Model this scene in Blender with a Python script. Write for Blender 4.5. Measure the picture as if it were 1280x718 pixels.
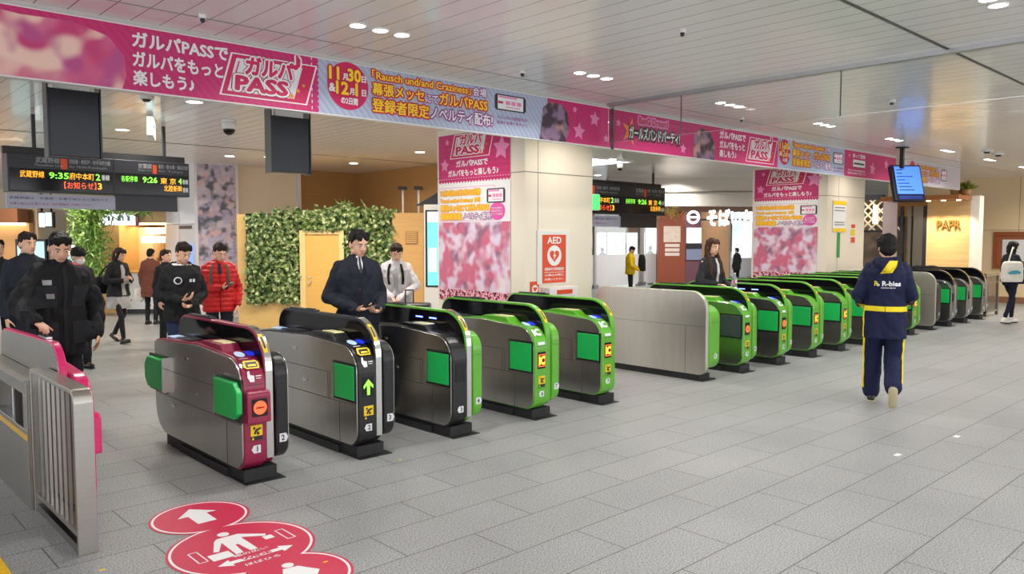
import bpy, bmesh, math, random
from mathutils import Vector, Matrix, noise
from mathutils.bvhtree import BVHTree

random.seed(7)
for o in list(bpy.data.objects):
    bpy.data.objects.remove(o, do_unlink=True)
SC = bpy.context.scene
COL = SC.collection
PI = math.pi

# ------------------------------------------------------------------ camera
EYE = 1.70                     # eye height
FPX = 980.0                    # focal length in pixels of the 1280 px wide frame
YAW = math.radians(46.866)     # view direction from +X, the line of ticket gates
PITCH = math.radians(3.678)
cam_d = bpy.data.cameras.new('camera')
cam = bpy.data.objects.new('camera', cam_d)
COL.objects.link(cam)
cam.location = (0, 0, EYE)
cam.rotation_euler = (PI / 2 - PITCH, 0, YAW - PI / 2)
cam_d.sensor_width = 36.0
cam_d.lens = 36.0 * FPX / 1280.0
cam_d.clip_start = 0.05
cam_d.clip_end = 200
SC.camera = cam

# ------------------------------------------------------------------ light
SC.view_settings.view_transform = 'Standard'
SC.view_settings.look = 'None'
SC.view_settings.gamma = 1.0
SC.view_settings.use_curve_mapping = False
SC.view_settings.exposure = 0.0
world = bpy.data.worlds.new('world')
SC.world = world
world.use_nodes = True
wn = world.node_tree.nodes
wn['Background'].inputs[0].default_value = (0.95, 0.97, 1.0, 1)
wn['Background'].inputs[1].default_value = 2.5     # daylight coming in through the open sides of the hall
LAMP_W = 25.0                  # watts of one group of three ceiling downlights
LAMP_REAR_W = 36.0
CEIL = 3.20

# ------------------------------------------------------------------ pixel helpers: the direction a pixel looks along, cut by a plane
def ray(px, py):
    x = (px - 640) / FPX
    y = -(py - 359) / FPX
    f = math.cos(PITCH) + y * math.sin(PITCH)
    u = -math.sin(PITCH) + y * math.cos(PITCH)
    return (f * math.cos(YAW) + x * math.sin(YAW), f * math.sin(YAW) - x * math.cos(YAW), u)
def on_z(px, py, z=0.0):
    r = ray(px, py); t = (z - EYE) / r[2]
    return Vector((r[0] * t, r[1] * t, z))
def on_y(px, py, Y):
    r = ray(px, py); t = Y / r[1]
    return Vector((r[0] * t, Y, EYE + r[2] * t))
def on_x(px, py, X):
    r = ray(px, py); t = X / r[0]
    return Vector((X, r[1] * t, EYE + r[2] * t))
def at_dist(px, d):
    """floor point seen in pixel column px at forward distance d"""
    rt = (px - 640) / FPX * d
    return Vector((d * math.cos(YAW) + rt * math.sin(YAW), d * math.sin(YAW) - rt * math.cos(YAW), 0))
def h_at(py, d):
    """height seen in pixel row py at forward distance d"""
    return EYE + (296 - py) * d / FPX
FACE_CAM = YAW - PI / 2        # rotation that turns local +Y along the view direction

# ------------------------------------------------------------------ materials
MATS = {}
def mat(name, col, rough=0.5, metal=0.0, var=0.06, scale=8.0, bump=0.0, bscale=60.0, spec=0.5, emit=None, estr=0.0,
        stretch=None, alpha=1.0, trans=0.0, coat=0.0):
    if name in MATS: return MATS[name]
    m = bpy.data.materials.new(name); m.use_nodes = True
    nt = m.node_tree; b = nt.nodes['Principled BSDF']
    b.inputs['Roughness'].default_value = rough
    b.inputs['Metallic'].default_value = metal
    b.inputs['Specular IOR Level'].default_value = spec
    if coat: b.inputs['Coat Weight'].default_value = coat
    tc = nt.nodes.new('ShaderNodeTexCoord')
    mp = nt.nodes.new('ShaderNodeMapping'); nt.links.new(tc.outputs['Object'], mp.inputs[0])
    if stretch: mp.inputs['Scale'].default_value = stretch
    nz = nt.nodes.new('ShaderNodeTexNoise'); nz.inputs['Scale'].default_value = scale; nz.inputs['Detail'].default_value = 4
    nt.links.new(mp.outputs[0], nz.inputs['Vector'])
    mx = nt.nodes.new('ShaderNodeMix'); mx.data_type = 'RGBA'
    c = Vector(col[:3])
    mx.inputs['A'].default_value = (*(c * (1 - var)), 1)
    mx.inputs['B'].default_value = (*[min(1, q) for q in c * (1 + var)], 1)
    nt.links.new(nz.outputs['Fac'], mx.inputs['Factor'])
    nt.links.new(mx.outputs['Result'], b.inputs['Base Color'])
    if bump:
        n2 = nt.nodes.new('ShaderNodeTexNoise'); n2.inputs['Scale'].default_value = bscale; n2.inputs['Detail'].default_value = 5
        nt.links.new(mp.outputs[0], n2.inputs['Vector'])
        bp = nt.nodes.new('ShaderNodeBump'); bp.inputs['Strength'].default_value = bump; bp.inputs['Distance'].default_value = 0.01
        nt.links.new(n2.outputs['Fac'], bp.inputs['Height']); nt.links.new(bp.outputs[0], b.inputs['Normal'])
    if emit is not None:
        b.inputs['Emission Color'].default_value = (*emit[:3], 1); b.inputs['Emission Strength'].default_value = estr
    if alpha < 1: b.inputs['Alpha'].default_value = alpha
    if trans: b.inputs['Transmission Weight'].default_value = trans
    MATS[name] = m
    return m
def srgb(r, g, b):
    f = lambda c: ((c / 255) / 12.92) if c / 255 <= 0.04045 else ((c / 255 + 0.055) / 1.055) ** 2.4
    return (f(r), f(g), f(b))
def ramp_mat(name, stops, scale=2.0, detail=2.0, rough=0.5, distort=0.0, bump=0.0, stretch=None, emit=0.0):
    """soft many-coloured material: noise through a colour ramp"""
    if name in MATS: return MATS[name]
    m = bpy.data.materials.new(name); m.use_nodes = True
    nt = m.node_tree; b = nt.nodes['Principled BSDF']; b.inputs['Roughness'].default_value = rough
    tc = nt.nodes.new('ShaderNodeTexCoord'); mp = nt.nodes.new('ShaderNodeMapping')
    nt.links.new(tc.outputs['Object'], mp.inputs[0])
    if stretch: mp.inputs['Scale'].default_value = stretch
    nz = nt.nodes.new('ShaderNodeTexNoise'); nz.inputs['Scale'].default_value = scale; nz.inputs['Detail'].default_value = detail
    nz.inputs['Distortion'].default_value = distort
    nt.links.new(mp.outputs[0], nz.inputs['Vector'])
    r = nt.nodes.new('ShaderNodeValToRGB'); e = r.color_ramp.elements
    while len(e) < len(stops): e.new(0.5)
    for i, (p, c) in enumerate(stops):
        e[i].position = p; e[i].color = (*c[:3], 1)
    nt.links.new(nz.outputs['Fac'], r.inputs[0]); nt.links.new(r.outputs[0], b.inputs['Base Color'])
    if emit:
        nt.links.new(r.outputs[0], b.inputs['Emission Color']); b.inputs['Emission Strength'].default_value = emit
    if bump:
        bp = nt.nodes.new('ShaderNodeBump'); bp.inputs['Strength'].default_value = bump; bp.inputs['Distance'].default_value = 0.02
        nt.links.new(nz.outputs['Fac'], bp.inputs['Height']); nt.links.new(bp.outputs[0], b.inputs['Normal'])
    MATS[name] = m
    return m
def art_mat(name, cols, scale=2.0, rough=0.5):
    """soft overlapping patches of colour"""
    if name in MATS: return MATS[name]
    m = bpy.data.materials.new(name); m.use_nodes = True
    nt = m.node_tree; b = nt.nodes['Principled BSDF']; b.inputs['Roughness'].default_value = rough
    tc = nt.nodes.new('ShaderNodeTexCoord'); last = None
    for i, c in enumerate(cols):
        if last is None:
            rgb = nt.nodes.new('ShaderNodeRGB'); rgb.outputs[0].default_value = (*c, 1); last = rgb.outputs[0]; continue
        mp = nt.nodes.new('ShaderNodeMapping'); mp.inputs['Location'].default_value = (3.7 * i, 5.1 * i, 2.3 * i); nt.links.new(tc.outputs['Object'], mp.inputs[0])
        nz = nt.nodes.new('ShaderNodeTexNoise'); nz.inputs['Scale'].default_value = scale * (1 + 0.25 * i); nz.inputs['Detail'].default_value = 1; nt.links.new(mp.outputs[0], nz.inputs['Vector'])
        mr = nt.nodes.new('ShaderNodeMapRange'); mr.interpolation_type = 'SMOOTHSTEP'; mr.inputs['From Min'].default_value = 0.46; mr.inputs['From Max'].default_value = 0.66; nt.links.new(nz.outputs['Fac'], mr.inputs['Value'])
        mx = nt.nodes.new('ShaderNodeMix'); mx.data_type = 'RGBA'; nt.links.new(mr.outputs[0], mx.inputs['Factor']); nt.links.new(last, mx.inputs['A']); mx.inputs['B'].default_value = (*c, 1); last = mx.outputs['Result']
    nt.links.new(last, b.inputs['Base Color'])
    MATS[name] = m; return m
def glass_mat(name, col, clear=0.9, rough=0.0):
    """thin sheet glass: mostly clear, with a glossy reflection"""
    if name in MATS: return MATS[name]
    m = bpy.data.materials.new(name); m.use_nodes = True
    nt = m.node_tree; nt.nodes.remove(nt.nodes['Principled BSDF'])
    out = nt.nodes['Material Output']
    t = nt.nodes.new('ShaderNodeBsdfTransparent'); t.inputs[0].default_value = (*col, 1)
    g = nt.nodes.new('ShaderNodeBsdfGlossy'); g.inputs['Roughness'].default_value = rough
    f = nt.nodes.new('ShaderNodeFresnel'); f.inputs['IOR'].default_value = 1.45
    mi = nt.nodes.new('ShaderNodeMath'); mi.operation = 'MULTIPLY'; mi.inputs[1].default_value = 1.0 - clear + 0.6
    nt.links.new(f.outputs[0], mi.inputs[0])
    mx = nt.nodes.new('ShaderNodeMixShader')
    nt.links.new(mi.outputs[0], mx.inputs[0]); nt.links.new(t.outputs[0], mx.inputs[1]); nt.links.new(g.outputs[0], mx.inputs[2])
    nt.links.new(mx.outputs[0], out.inputs[0])
    MATS[name] = m
    return m

# ------------------------------------------------------------------ mesh building
class MB:
    def __init__(s): s.v = []; s.f = []; s.sm = []
    def add(s, vs, fs, smooth=False):
        o = len(s.v); s.v += [tuple(v) for v in vs]
        for f in fs: s.f.append([i + o for i in f]); s.sm.append(smooth)
        return s
    def box(s, x0, x1, y0, y1, z0, z1):
        vs = [(x, y, z) for x in (x0, x1) for y in (y0, y1) for z in (z0, z1)]
        return s.add(vs, [(0, 1, 3, 2), (4, 6, 7, 5), (0, 4, 5, 1), (2, 3, 7, 6), (0, 2, 6, 4), (1, 5, 7, 3)])
    def prism(s, pts, a, b, axis='x', smooth=False):
        """closed 2-D outline extruded from a to b along an axis; the outline lies in the other two axes in order"""
        n = len(pts)
        def P(p, t):
            return {'x': (t, p[0], p[1]), 'y': (p[0], t, p[1]), 'z': (p[0], p[1], t)}[axis]
        vs = [P(p, a) for p in pts] + [P(p, b) for p in pts]
        s.add(vs, [list(range(n))[::-1], list(range(n, 2 * n))])
        o = len(s.v) - 2 * n
        for i in range(n):
            j = (i + 1) % n
            s.f.append([o + i, o + j, o + n + j, o + n + i]); s.sm.append(smooth)
        return s
    def ring_prism(s, outer, inner, a, b, axis='x'):
        """band between two outlines of the same number of points"""
        n = len(outer)
        def P(p, t):
            return {'x': (t, p[0], p[1]), 'y': (p[0], t, p[1]), 'z': (p[0], p[1], t)}[axis]
        vs = [P(p, a) for p in outer] + [P(p, b) for p in outer] + [P(p, a) for p in inner] + [P(p, b) for p in inner]
        fs = []
        for i in range(n):
            j = (i + 1) % n
            fs += [(i, j, n + j, n + i), (2 * n + i, 3 * n + i, 3 * n + j, 2 * n + j), (i, 2 * n + i, 2 * n + j, j), (n + i, n + j, 3 * n + j, 3 * n + i)]
        return s.add(vs, fs)
    def cap(s, p0, p1, r0, r1=None, n=12, flat=None, k=4):
        """tapered capsule; flat = (vector, factor) squashes the section along a vector"""
        r1 = r0 if r1 is None else r1
        p0 = Vector(p0); p1 = Vector(p1); d = p1 - p0
        L = d.length
        d = d.normalized() if L > 1e-6 else Vector((0, 0, 1))
        a = d.orthogonal().normalized(); b = d.cross(a)
        rows = []
        for i in range(k + 1):
            t = PI / 2 * i / k; rows.append((p0 - d * r0 * math.cos(t), r0 * math.sin(t)))
        for i in range(k + 1):
            t = PI / 2 * i / k; rows.append((p1 + d * r1 * math.sin(t), r1 * math.cos(t)))
        vs = []
        for c, r in rows:
            r = max(r, 1e-5)
            for j in range(n):
                w = 2 * PI * j / n; o = (a * math.cos(w) + b * math.sin(w)) * r
                if flat is not None:
                    fv = Vector(flat[0]).normalized(); o = o - fv * o.dot(fv) * (1 - flat[1])
                vs.append(c + o)
        fs = []
        for i in range(len(rows) - 1):
            for j in range(n):
                q = (j + 1) % n; fs.append((i * n + j, i * n + q, (i + 1) * n + q, (i + 1) * n + j))
        fs.append(list(range(n))[::-1]); fs.append([(len(rows) - 1) * n + j for j in range(n)])
        return s.add(vs, fs, True)
    def tube(s, pts, r, n=8):
        for a, b in zip(pts[:-1], pts[1:]): s.cap(a, b, r, r, n, None, 2)
        return s
    def cyl(s, p0, p1, r0, r1=None, n=24, smooth=True):
        r1 = r0 if r1 is None else r1
        p0 = Vector(p0); p1 = Vector(p1); d = (p1 - p0).normalized()
        a = d.orthogonal().normalized(); b = d.cross(a)
        vs = []
        for c, r in ((p0, r0), (p1, r1)):
            for j in range(n):
                w = 2 * PI * j / n; vs.append(c + (a * math.cos(w) + b * math.sin(w)) * r)
        s.add(vs, [list(range(n))[::-1], list(range(n, 2 * n))])
        o = len(s.v) - 2 * n
        for j in range(n):
            q = (j + 1) % n; s.f.append([o + j, o + q, o + n + q, o + n + j]); s.sm.append(smooth)
        return s
    def ell(s, c, r, M=None, n=18, m=12):
        c = Vector(c); vs = []; fs = []
        for i in range(m + 1):
            t = PI * i / m
            for j in range(n):
                w = 2 * PI * j / n
                p = Vector((r[0] * math.sin(t) * math.cos(w), r[1] * math.sin(t) * math.sin(w), r[2] * math.cos(t)))
                if M is not None: p = M @ p
                vs.append(c + p)
        for i in range(m):
            for j in range(n):
                q = (j + 1) % n; fs.append((i * n + j, (i + 1) * n + j, (i + 1) * n + q, i * n + q))
        return s.add(vs, fs, True)
    def loft(s, rings, n=24, ex=2.3, smooth=True):
        """rings of (x, y, z, rx, ry): rounded horizontal sections skinned and capped"""
        vs = []
        for (x, y, z, rx, ry) in rings:
            for j in range(n):
                w = 2 * PI * j / n; c, d = math.cos(w), math.sin(w)
                q = (abs(c) ** ex + abs(d) ** ex) ** (-1 / ex)
                vs.append((x + rx * c * q, y + ry * d * q, z))
        fs = []
        for i in range(len(rings) - 1):
            for j in range(n):
                q = (j + 1) % n; fs.append((i * n + j, i * n + q, (i + 1) * n + q, (i + 1) * n + j))
        fs.append(list(range(n))[::-1]); fs.append([(len(rings) - 1) * n + j for j in range(n)])
        return s.add(vs, fs, smooth)
    def tf(s, M):
        s.v = [tuple(M @ Vector(v)) for v in s.v]; return s
    def mesh(s, name):
        me = bpy.data.meshes.new(name); me.from_pydata(s.v, [], s.f)
        me.polygons.foreach_set('use_smooth', s.sm); me.update()
        return me
    def build(s, name, m, parent=None, bevel=0.0, seg=2, fix=True):
        me = s.mesh(name)
        if fix or bevel:
            bm = bmesh.new(); bm.from_mesh(me)
            if fix: bmesh.ops.recalc_face_normals(bm, faces=bm.faces)
            bm.to_mesh(me); bm.free()
        me.materials.append(m)
        o = bpy.data.objects.new(name, me); COL.objects.link(o)
        if bevel:
            bv = o.modifiers.new('bevel', 'BEVEL'); bv.width = bevel; bv.segments = seg; bv.limit_method = 'ANGLE'; bv.angle_limit = math.radians(40)
            bv.harden_normals = False
        if parent is not None: o.parent = parent
        return o

def link_mesh(name, me, m, parent=None):
    if m is not None: me.materials.clear(); me.materials.append(m)
    o = bpy.data.objects.new(name, me); COL.objects.link(o)
    if parent is not None: o.parent = parent
    return o
def tag(o, label=None, cat=None, group=None, kind=None):
    if label: o['label'] = label
    if cat: o['category'] = cat
    if group: o['group'] = group
    if kind: o['kind'] = kind
    return o
def thing(name, label, cat, loc=(0, 0, 0), rz=0.0, group=None):
    o = bpy.data.objects.new(name, None); COL.objects.link(o)
    o.location = loc; o.rotation_euler = (0, 0, rz); o.empty_display_size = 0.1
    return tag(o, label, cat, group)
def struct(o): o['kind'] = 'structure'; return o
def copy_tree(o, parent=None):
    c = o.copy(); COL.objects.link(c)
    if parent is not None: c.parent = parent
    for ch in list(o.children): copy_tree(ch, c)
    return c
def eval_mesh(o, name):
    dg = bpy.context.evaluated_depsgraph_get(); dg.update()
    me = bpy.data.meshes.new_from_object(o.evaluated_get(dg)); me.name = name
    return me

# ------------------------------------------------------------------ lettering
def text_mesh(s, bold=0.0, res=2):
    cu = bpy.data.curves.new('lettering', 'FONT'); cu.body = s
    cu.resolution_u = res; cu.offset = bold; cu.fill_mode = 'FRONT'; cu.dimensions = '2D'
    o = bpy.data.objects.new('lettering', cu); COL.objects.link(o)
    bpy.context.view_layer.update()
    me = eval_mesh(o, 'lettering')
    bpy.data.objects.remove(o, do_unlink=True); bpy.data.curves.remove(cu)
    return me
_TB = {}
def text_data(s, bold):
    k = (s, bold)
    if k not in _TB:
        me = text_mesh(s, bold)
        vs = [v.co.copy() for v in me.vertices]; fs = [list(p.vertices) for p in me.polygons]
        bpy.data.meshes.remove(me)
        _TB[k] = (vs, fs)
    return _TB[k]

class Sheet:
    """a flat printed face: u to the reader's right, v up, n towards the reader; things on it are layered a little proud"""
    def __init__(s, origin, u, v, parent=None, inv=None):
        s.o = Vector(origin); s.u = Vector(u).normalized(); s.w = Vector(v).normalized(); s.n = s.u.cross(s.w).normalized()
        s.parent = parent; s.off = Vector(parent.location) if (parent is not None and inv is None) else Vector((0, 0, 0))
        s.acc = {}; s.nt = 0
    def P(s, u, v, d): return s.o + s.u * u + s.w * v + s.n * d - s.off
    def _put(s, name, m, vs, fs, key=0):
        k = (name, m.name, key)
        if k not in s.acc: s.acc[k] = (MB(), m, name)
        s.acc[k][0].add(vs, fs)
    def poly(s, name, m, pts, d=0.004):
        s._put(name, m, [s.P(a, b, d) for a, b in pts], [list(range(len(pts)))])
    def rect(s, name, m, u0, v0, u1, v1, d=0.004): s.poly(name, m, [(u0, v0), (u1, v0), (u1, v1), (u0, v1)], d)
    def disc(s, name, m, u, v, r, d=0.004, ry=None, n=36):
        s.poly(name, m, [(u + r * math.cos(2 * PI * i / n), v + (ry or r) * math.sin(2 * PI * i / n)) for i in range(n)], d)
    def star(s, name, m, u, v, r, d=0.005, rot=0.1, k=0.5):
        pts = [(u + (r if i % 2 == 0 else r * k) * math.sin(rot + PI * i / 5), v + (r if i % 2 == 0 else r * k) * math.cos(rot + PI * i / 5)) for i in range(10)]
        s.nt += 1; s._put(name, m, [s.P(a, b, d) for a, b in pts], [list(range(10))], s.nt)
    def frame(s, name, m, u0, v0, u1, v1, t, d=0.005):
        s.rect(name, m, u0, v0, u1, v0 + t, d); s.rect(name, m, u0, v1 - t, u1, v1, d)
        s.rect(name, m, u0, v0 + t, u0 + t, v1 - t, d); s.rect(name, m, u1 - t, v0 + t, u1, v1 - t, d)
    def text(s, name, m, t, u, v, h, w=None, d=0.007, bold=0.0, align='l', shear=0.0, extra=0.0):
        """t with letters about h high, left edge at u (or centred), squeezed to width w; bold and extra thicken the strokes by laying shifted copies"""
        vs, fs = text_data(t, 0.0)
        if not vs: return
        x0 = min(p.x for p in vs); x1 = max(p.x for p in vs); y0 = min(p.y for p in vs); y1 = max(p.y for p in vs)
        sy = h / max(1e-6, y1 - y0); sx = (w / max(1e-6, x1 - x0)) if w else sy
        W = (x1 - x0) * sx; u -= {'l': 0, 'c': W / 2, 'r': W}[align]
        r = bold + extra; sh = [(0.0, 0.0)]
        if r > 0.004:
            n = 6 if r < 0.035 else 10
            sh = [(r * math.cos(2 * PI * i / n), r * math.sin(2 * PI * i / n)) for i in range(n)]
            if r > 0.07: sh += [(0.5 * a, 0.5 * b) for a, b in sh[::2]]
        s.nt += 1
        for i, (a, b) in enumerate(sh):
            s._put(name, m, [s.P(u + (p.x - x0 + a) * sx + shear * (p.y - y0) * sy, v + (p.y - y0 + b) * sy, d + 0.00006 * i) for p in vs], fs, s.nt)
    def done(s, parent=None):
        out = []
        for (b, m, name) in s.acc.values():
            out.append(b.build(name, m, parent if parent is not None else s.parent, fix=False))
        s.acc = {}
        return out
# ------------------------------------------------------------------ shared materials
M = {}
M['steel'] = mat('brushed_steel', (0.46, 0.435, 0.40), 0.34, 1.0, 0.10, 3.0, 0.05, 30, stretch=(1, 1, 14))
M['steel_side'] = mat('brushed_steel_panel', (0.50, 0.485, 0.46), 0.27, 1.0, 0.12, 2.2, 0.03, 40, stretch=(6, 6, 1))
M['steel_pale'] = mat('pale_brushed_steel', (0.66, 0.62, 0.55), 0.38, 1.0, 0.10, 2.0, 0.03, 40, stretch=(6, 6, 1))
M['steel_dark'] = mat('dark_steel', (0.30, 0.295, 0.29), 0.30, 1.0, 0.08, 5)
M['chrome'] = mat('polished_steel', (0.72, 0.71, 0.69), 0.16, 1.0, 0.03, 5)
M['black'] = mat('black_plastic', (0.012, 0.012, 0.013), 0.32, 0, 0.1, 10)
M['black_gloss'] = mat('smoked_black_panel', (0.005, 0.005, 0.006), 0.07, 0, 0.1, 10, spec=0.35)
M['black_matt'] = mat('black_rubber', (0.016, 0.016, 0.018), 0.6, 0, 0.2, 14)
M['grey_dark'] = mat('charcoal_metal', srgb(52, 53, 58), 0.35, 0.3, 0.06, 4)
M['white'] = mat('white_paint', (0.80, 0.79, 0.77), 0.4, 0, 0.02, 3)
M['cream'] = mat('cream_wall_panel', srgb(238, 226, 205), 0.35, 0, 0.03, 1.5)
M['paper'] = mat('white_print', (0.85, 0.84, 0.84), 0.5, 0, 0.01, 4)
M['green'] = mat('lime_green_shell', srgb(98, 178, 46), 0.28, 0, 0.04, 4, coat=0.3)
M['flap'] = mat('emerald_flap', srgb(22, 186, 86), 0.4, 0, 0.03, 5)
M['maroon'] = mat('maroon_shell', srgb(150, 26, 68), 0.28, 0, 0.05, 4, coat=0.3)
M['pink'] = mat('hot_pink_shell', srgb(226, 36, 112), 0.28, 0, 0.05, 4, coat=0.3)
M['yellow'] = mat('yellow_sticker', srgb(246, 206, 20), 0.45, 0, 0.03, 5)
M['lcd'] = mat('dark_display', (0.008, 0.008, 0.009), 0.12)
M['led_red'] = mat('red_led', (0.9, 0.1, 0.03), 0.5, emit=(1.0, 0.10, 0.03), estr=1.6)
M['led_green'] = mat('green_led', (0.3, 0.9, 0.1), 0.5, emit=(0.25, 1.0, 0.06), estr=1.3)
M['led_amber'] = mat('amber_led', (1.0, 0.5, 0.05), 0.5, emit=(1.0, 0.42, 0.02), estr=1.6)
M['led_blue'] = mat('blue_led', (0.1, 0.15, 1.0), 0.5, emit=(0.12, 0.16, 1.0), estr=6)
M['lamp'] = mat('lit_diffuser', (1, 1, 1), 0.5, emit=(1, 0.97, 0.92), estr=14)
M['orange'] = mat('orange_red_print', srgb(222, 78, 40), 0.45, 0, 0.03, 5)
M['wood'] = mat('light_wood_board', srgb(222, 182, 112), 0.45, 0, 0.14, 3.0, 0.03, 20, stretch=(1, 1, 12))
M['wood_dark'] = mat('oak_wall_board', srgb(170, 128, 78), 0.5, 0, 0.12, 2.0, 0.03, 20, stretch=(1, 1, 14))

def lines_mat(name, col, line_col, axis, pitch, offset, width, rough, var=0.03, metal=0.0, coat=0.0):
    """panels divided by straight dark joints square to one axis"""
    m = mat(name, col, rough, metal, var, 0.8, coat=coat)
    nt = m.node_tree; b = nt.nodes['Principled BSDF']
    old = b.inputs['Base Color'].links[0].from_socket
    tc = nt.nodes.new('ShaderNodeTexCoord'); sx = nt.nodes.new('ShaderNodeSeparateXYZ'); nt.links.new(tc.outputs['Object'], sx.inputs[0])
    a = nt.nodes.new('ShaderNodeMath'); a.operation = 'ADD'; a.inputs[1].default_value = -offset + 1000 * pitch; nt.links.new(sx.outputs[axis], a.inputs[0])
    w = nt.nodes.new('ShaderNodeMath'); w.operation = 'MODULO'; w.inputs[1].default_value = pitch; nt.links.new(a.outputs[0], w.inputs[0])
    l = nt.nodes.new('ShaderNodeMath'); l.operation = 'LESS_THAN'; l.inputs[1].default_value = width; nt.links.new(w.outputs[0], l.inputs[0])
    mx = nt.nodes.new('ShaderNodeMix'); mx.data_type = 'RGBA'; nt.links.new(l.outputs[0], mx.inputs['Factor'])
    nt.links.new(old, mx.inputs['A']); mx.inputs['B'].default_value = (*line_col, 1)
    nt.links.new(mx.outputs['Result'], b.inputs['Base Color'])
    return m

# floor: speckled grey granite in running bond
def granite():
    m = bpy.data.materials.new('speckled_granite_tiles'); m.use_nodes = True
    nt = m.node_tree; b = nt.nodes['Principled BSDF']; N = nt.nodes.new; L = nt.links.new
    tc = N('ShaderNodeTexCoord'); mp = N('ShaderNodeMapping'); L(tc.outputs['Object'], mp.inputs[0])
    mp.inputs['Location'].default_value = (-4.24 + 9.3, -1.53 + 7.3, 0)
    br = N('ShaderNodeTexBrick'); L(mp.outputs[0], br.inputs[0])
    br.offset = 0.5; br.offset_frequency = 2; br.squash = 1
    br.inputs['Scale'].default_value = 1; br.inputs['Brick Width'].default_value = 0.93; br.inputs['Row Height'].default_value = 0.365
    br.inputs['Mortar Size'].default_value = 0.0036; br.inputs['Mortar Smooth'].default_value = 0.1; br.inputs['Bias'].default_value = 0
    br.inputs['Color1'].default_value = (0.305, 0.31, 0.312, 1); br.inputs['Color2'].default_value = (0.335, 0.338, 0.338, 1); br.inputs['Mortar'].default_value = (0.09, 0.09, 0.09, 1)
    n1 = N('ShaderNodeTexNoise'); n1.inputs['Scale'].default_value = 110; n1.inputs['Detail'].default_value = 2; n1.inputs['Roughness'].default_value = 0.7; L(tc.outputs['Object'], n1.inputs[0])
    r1 = N('ShaderNodeValToRGB'); r1.color_ramp.elements[0].position = 0.33; r1.color_ramp.elements[0].color = (0.38, 0.38, 0.39, 1)
    r1.color_ramp.elements[1].position = 0.62; r1.color_ramp.elements[1].color = (1.36, 1.36, 1.35, 1); L(n1.outputs[0], r1.inputs[0])
    n2 = N('ShaderNodeTexNoise'); n2.inputs['Scale'].default_value = 0.9; n2.inputs['Detail'].default_value = 4; L(tc.outputs['Object'], n2.inputs[0])
    r2 = N('ShaderNodeValToRGB'); r2.color_ramp.elements[0].position = 0.3; r2.color_ramp.elements[0].color = (0.88, 0.88, 0.88, 1)
    r2.color_ramp.elements[1].position = 0.7; r2.color_ramp.elements[1].color = (1.06, 1.06, 1.06, 1); L(n2.outputs[0], r2.inputs[0])
    m1 = N('ShaderNodeMix'); m1.data_type = 'RGBA'; m1.blend_type = 'MULTIPLY'; m1.inputs['Factor'].default_value = 1
    L(br.outputs['Color'], m1.inputs['A']); L(r1.outputs[0], m1.inputs['B'])
    m2 = N('ShaderNodeMix'); m2.data_type = 'RGBA'; m2.blend_type = 'MULTIPLY'; m2.inputs['Factor'].default_value = 1
    L(m1.outputs['Result'], m2.inputs['A']); L(r2.outputs[0], m2.inputs['B']); L(m2.outputs['Result'], b.inputs['Base Color'])
    b.inputs['Roughness'].default_value = 0.42; b.inputs['Specular IOR Level'].default_value = 0.4
    bp = N('ShaderNodeBump'); bp.inputs['Strength'].default_value = 0.25; bp.inputs['Distance'].default_value = 0.004; bp.invert = True
    L(br.outputs['Fac'], bp.inputs['Height']); L(bp.outputs[0], b.inputs['Normal'])
    return m
struct(MB().box(-8, 44, -7, 40, -0.12, 0).build('floor', granite()))
M['slat'] = lines_mat('ceiling_slats', (0.86, 0.845, 0.83), (0.24, 0.19, 0.185), 0, 0.196, 0.094, 0.0075, 0.24, coat=0.2)
struct(MB().box(-8, 44, -7, 40, CEIL, CEIL + 0.1).build('ceiling', M['slat']))
M['seam'] = mat('ceiling_joint', (0.10, 0.095, 0.09), 0.5)
struct(MB().box(-6, 23, 2.26, 2.285, CEIL - 0.006, CEIL + 0.02).build('trim_1', M['seam']))
struct(MB().box(-6, 12.3, 13.0, 13.02, CEIL - 0.006, CEIL + 0.02).build('trim_2', M['seam']))
struct(MB().box(-6, 23, 5.45, 5.462, CEIL - 0.004, CEIL + 0.02).build('trim_3', mat('ceiling_joint_pale', (0.28, 0.27, 0.26), 0.5)))

# smoke screen of clear glass hanging from the ceiling, with its metal channel
GX = 6.93
ss = thing('smoke_screen', 'clear glass smoke screen hanging from a metal ceiling channel across the slats', 'glass screen', (GX, 0, CEIL))
MB().box(-0.03, 0.03, -6.5, 5.80, -0.035, 0.0).build('channel', mat('zinc_channel', (0.45, 0.45, 0.46), 0.35, 0.7), ss)
gm = glass_mat('clear_sheet_glass', (0.93, 0.95, 0.94), 0.9)
for a, b in ((-6.4, 1.30), (1.306, 3.14), (3.146, 4.82), (4.826, 5.80)):
    g = MB().box(-0.004, 0.004, a, b, -0.435, -0.03).build('pane', gm, ss)
    MB().box(-0.005, 0.005, a, b, -0.440, -0.435).build('edge_strip', M['chrome'], g)
for y in (1.303, 3.143, 4.823):
    MB().box(-0.005, 0.005, y - 0.004, y + 0.004, -0.435, -0.03).build('joint', mat('glass_joint', (0.12, 0.12, 0.12), 0.5), ss)

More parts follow.
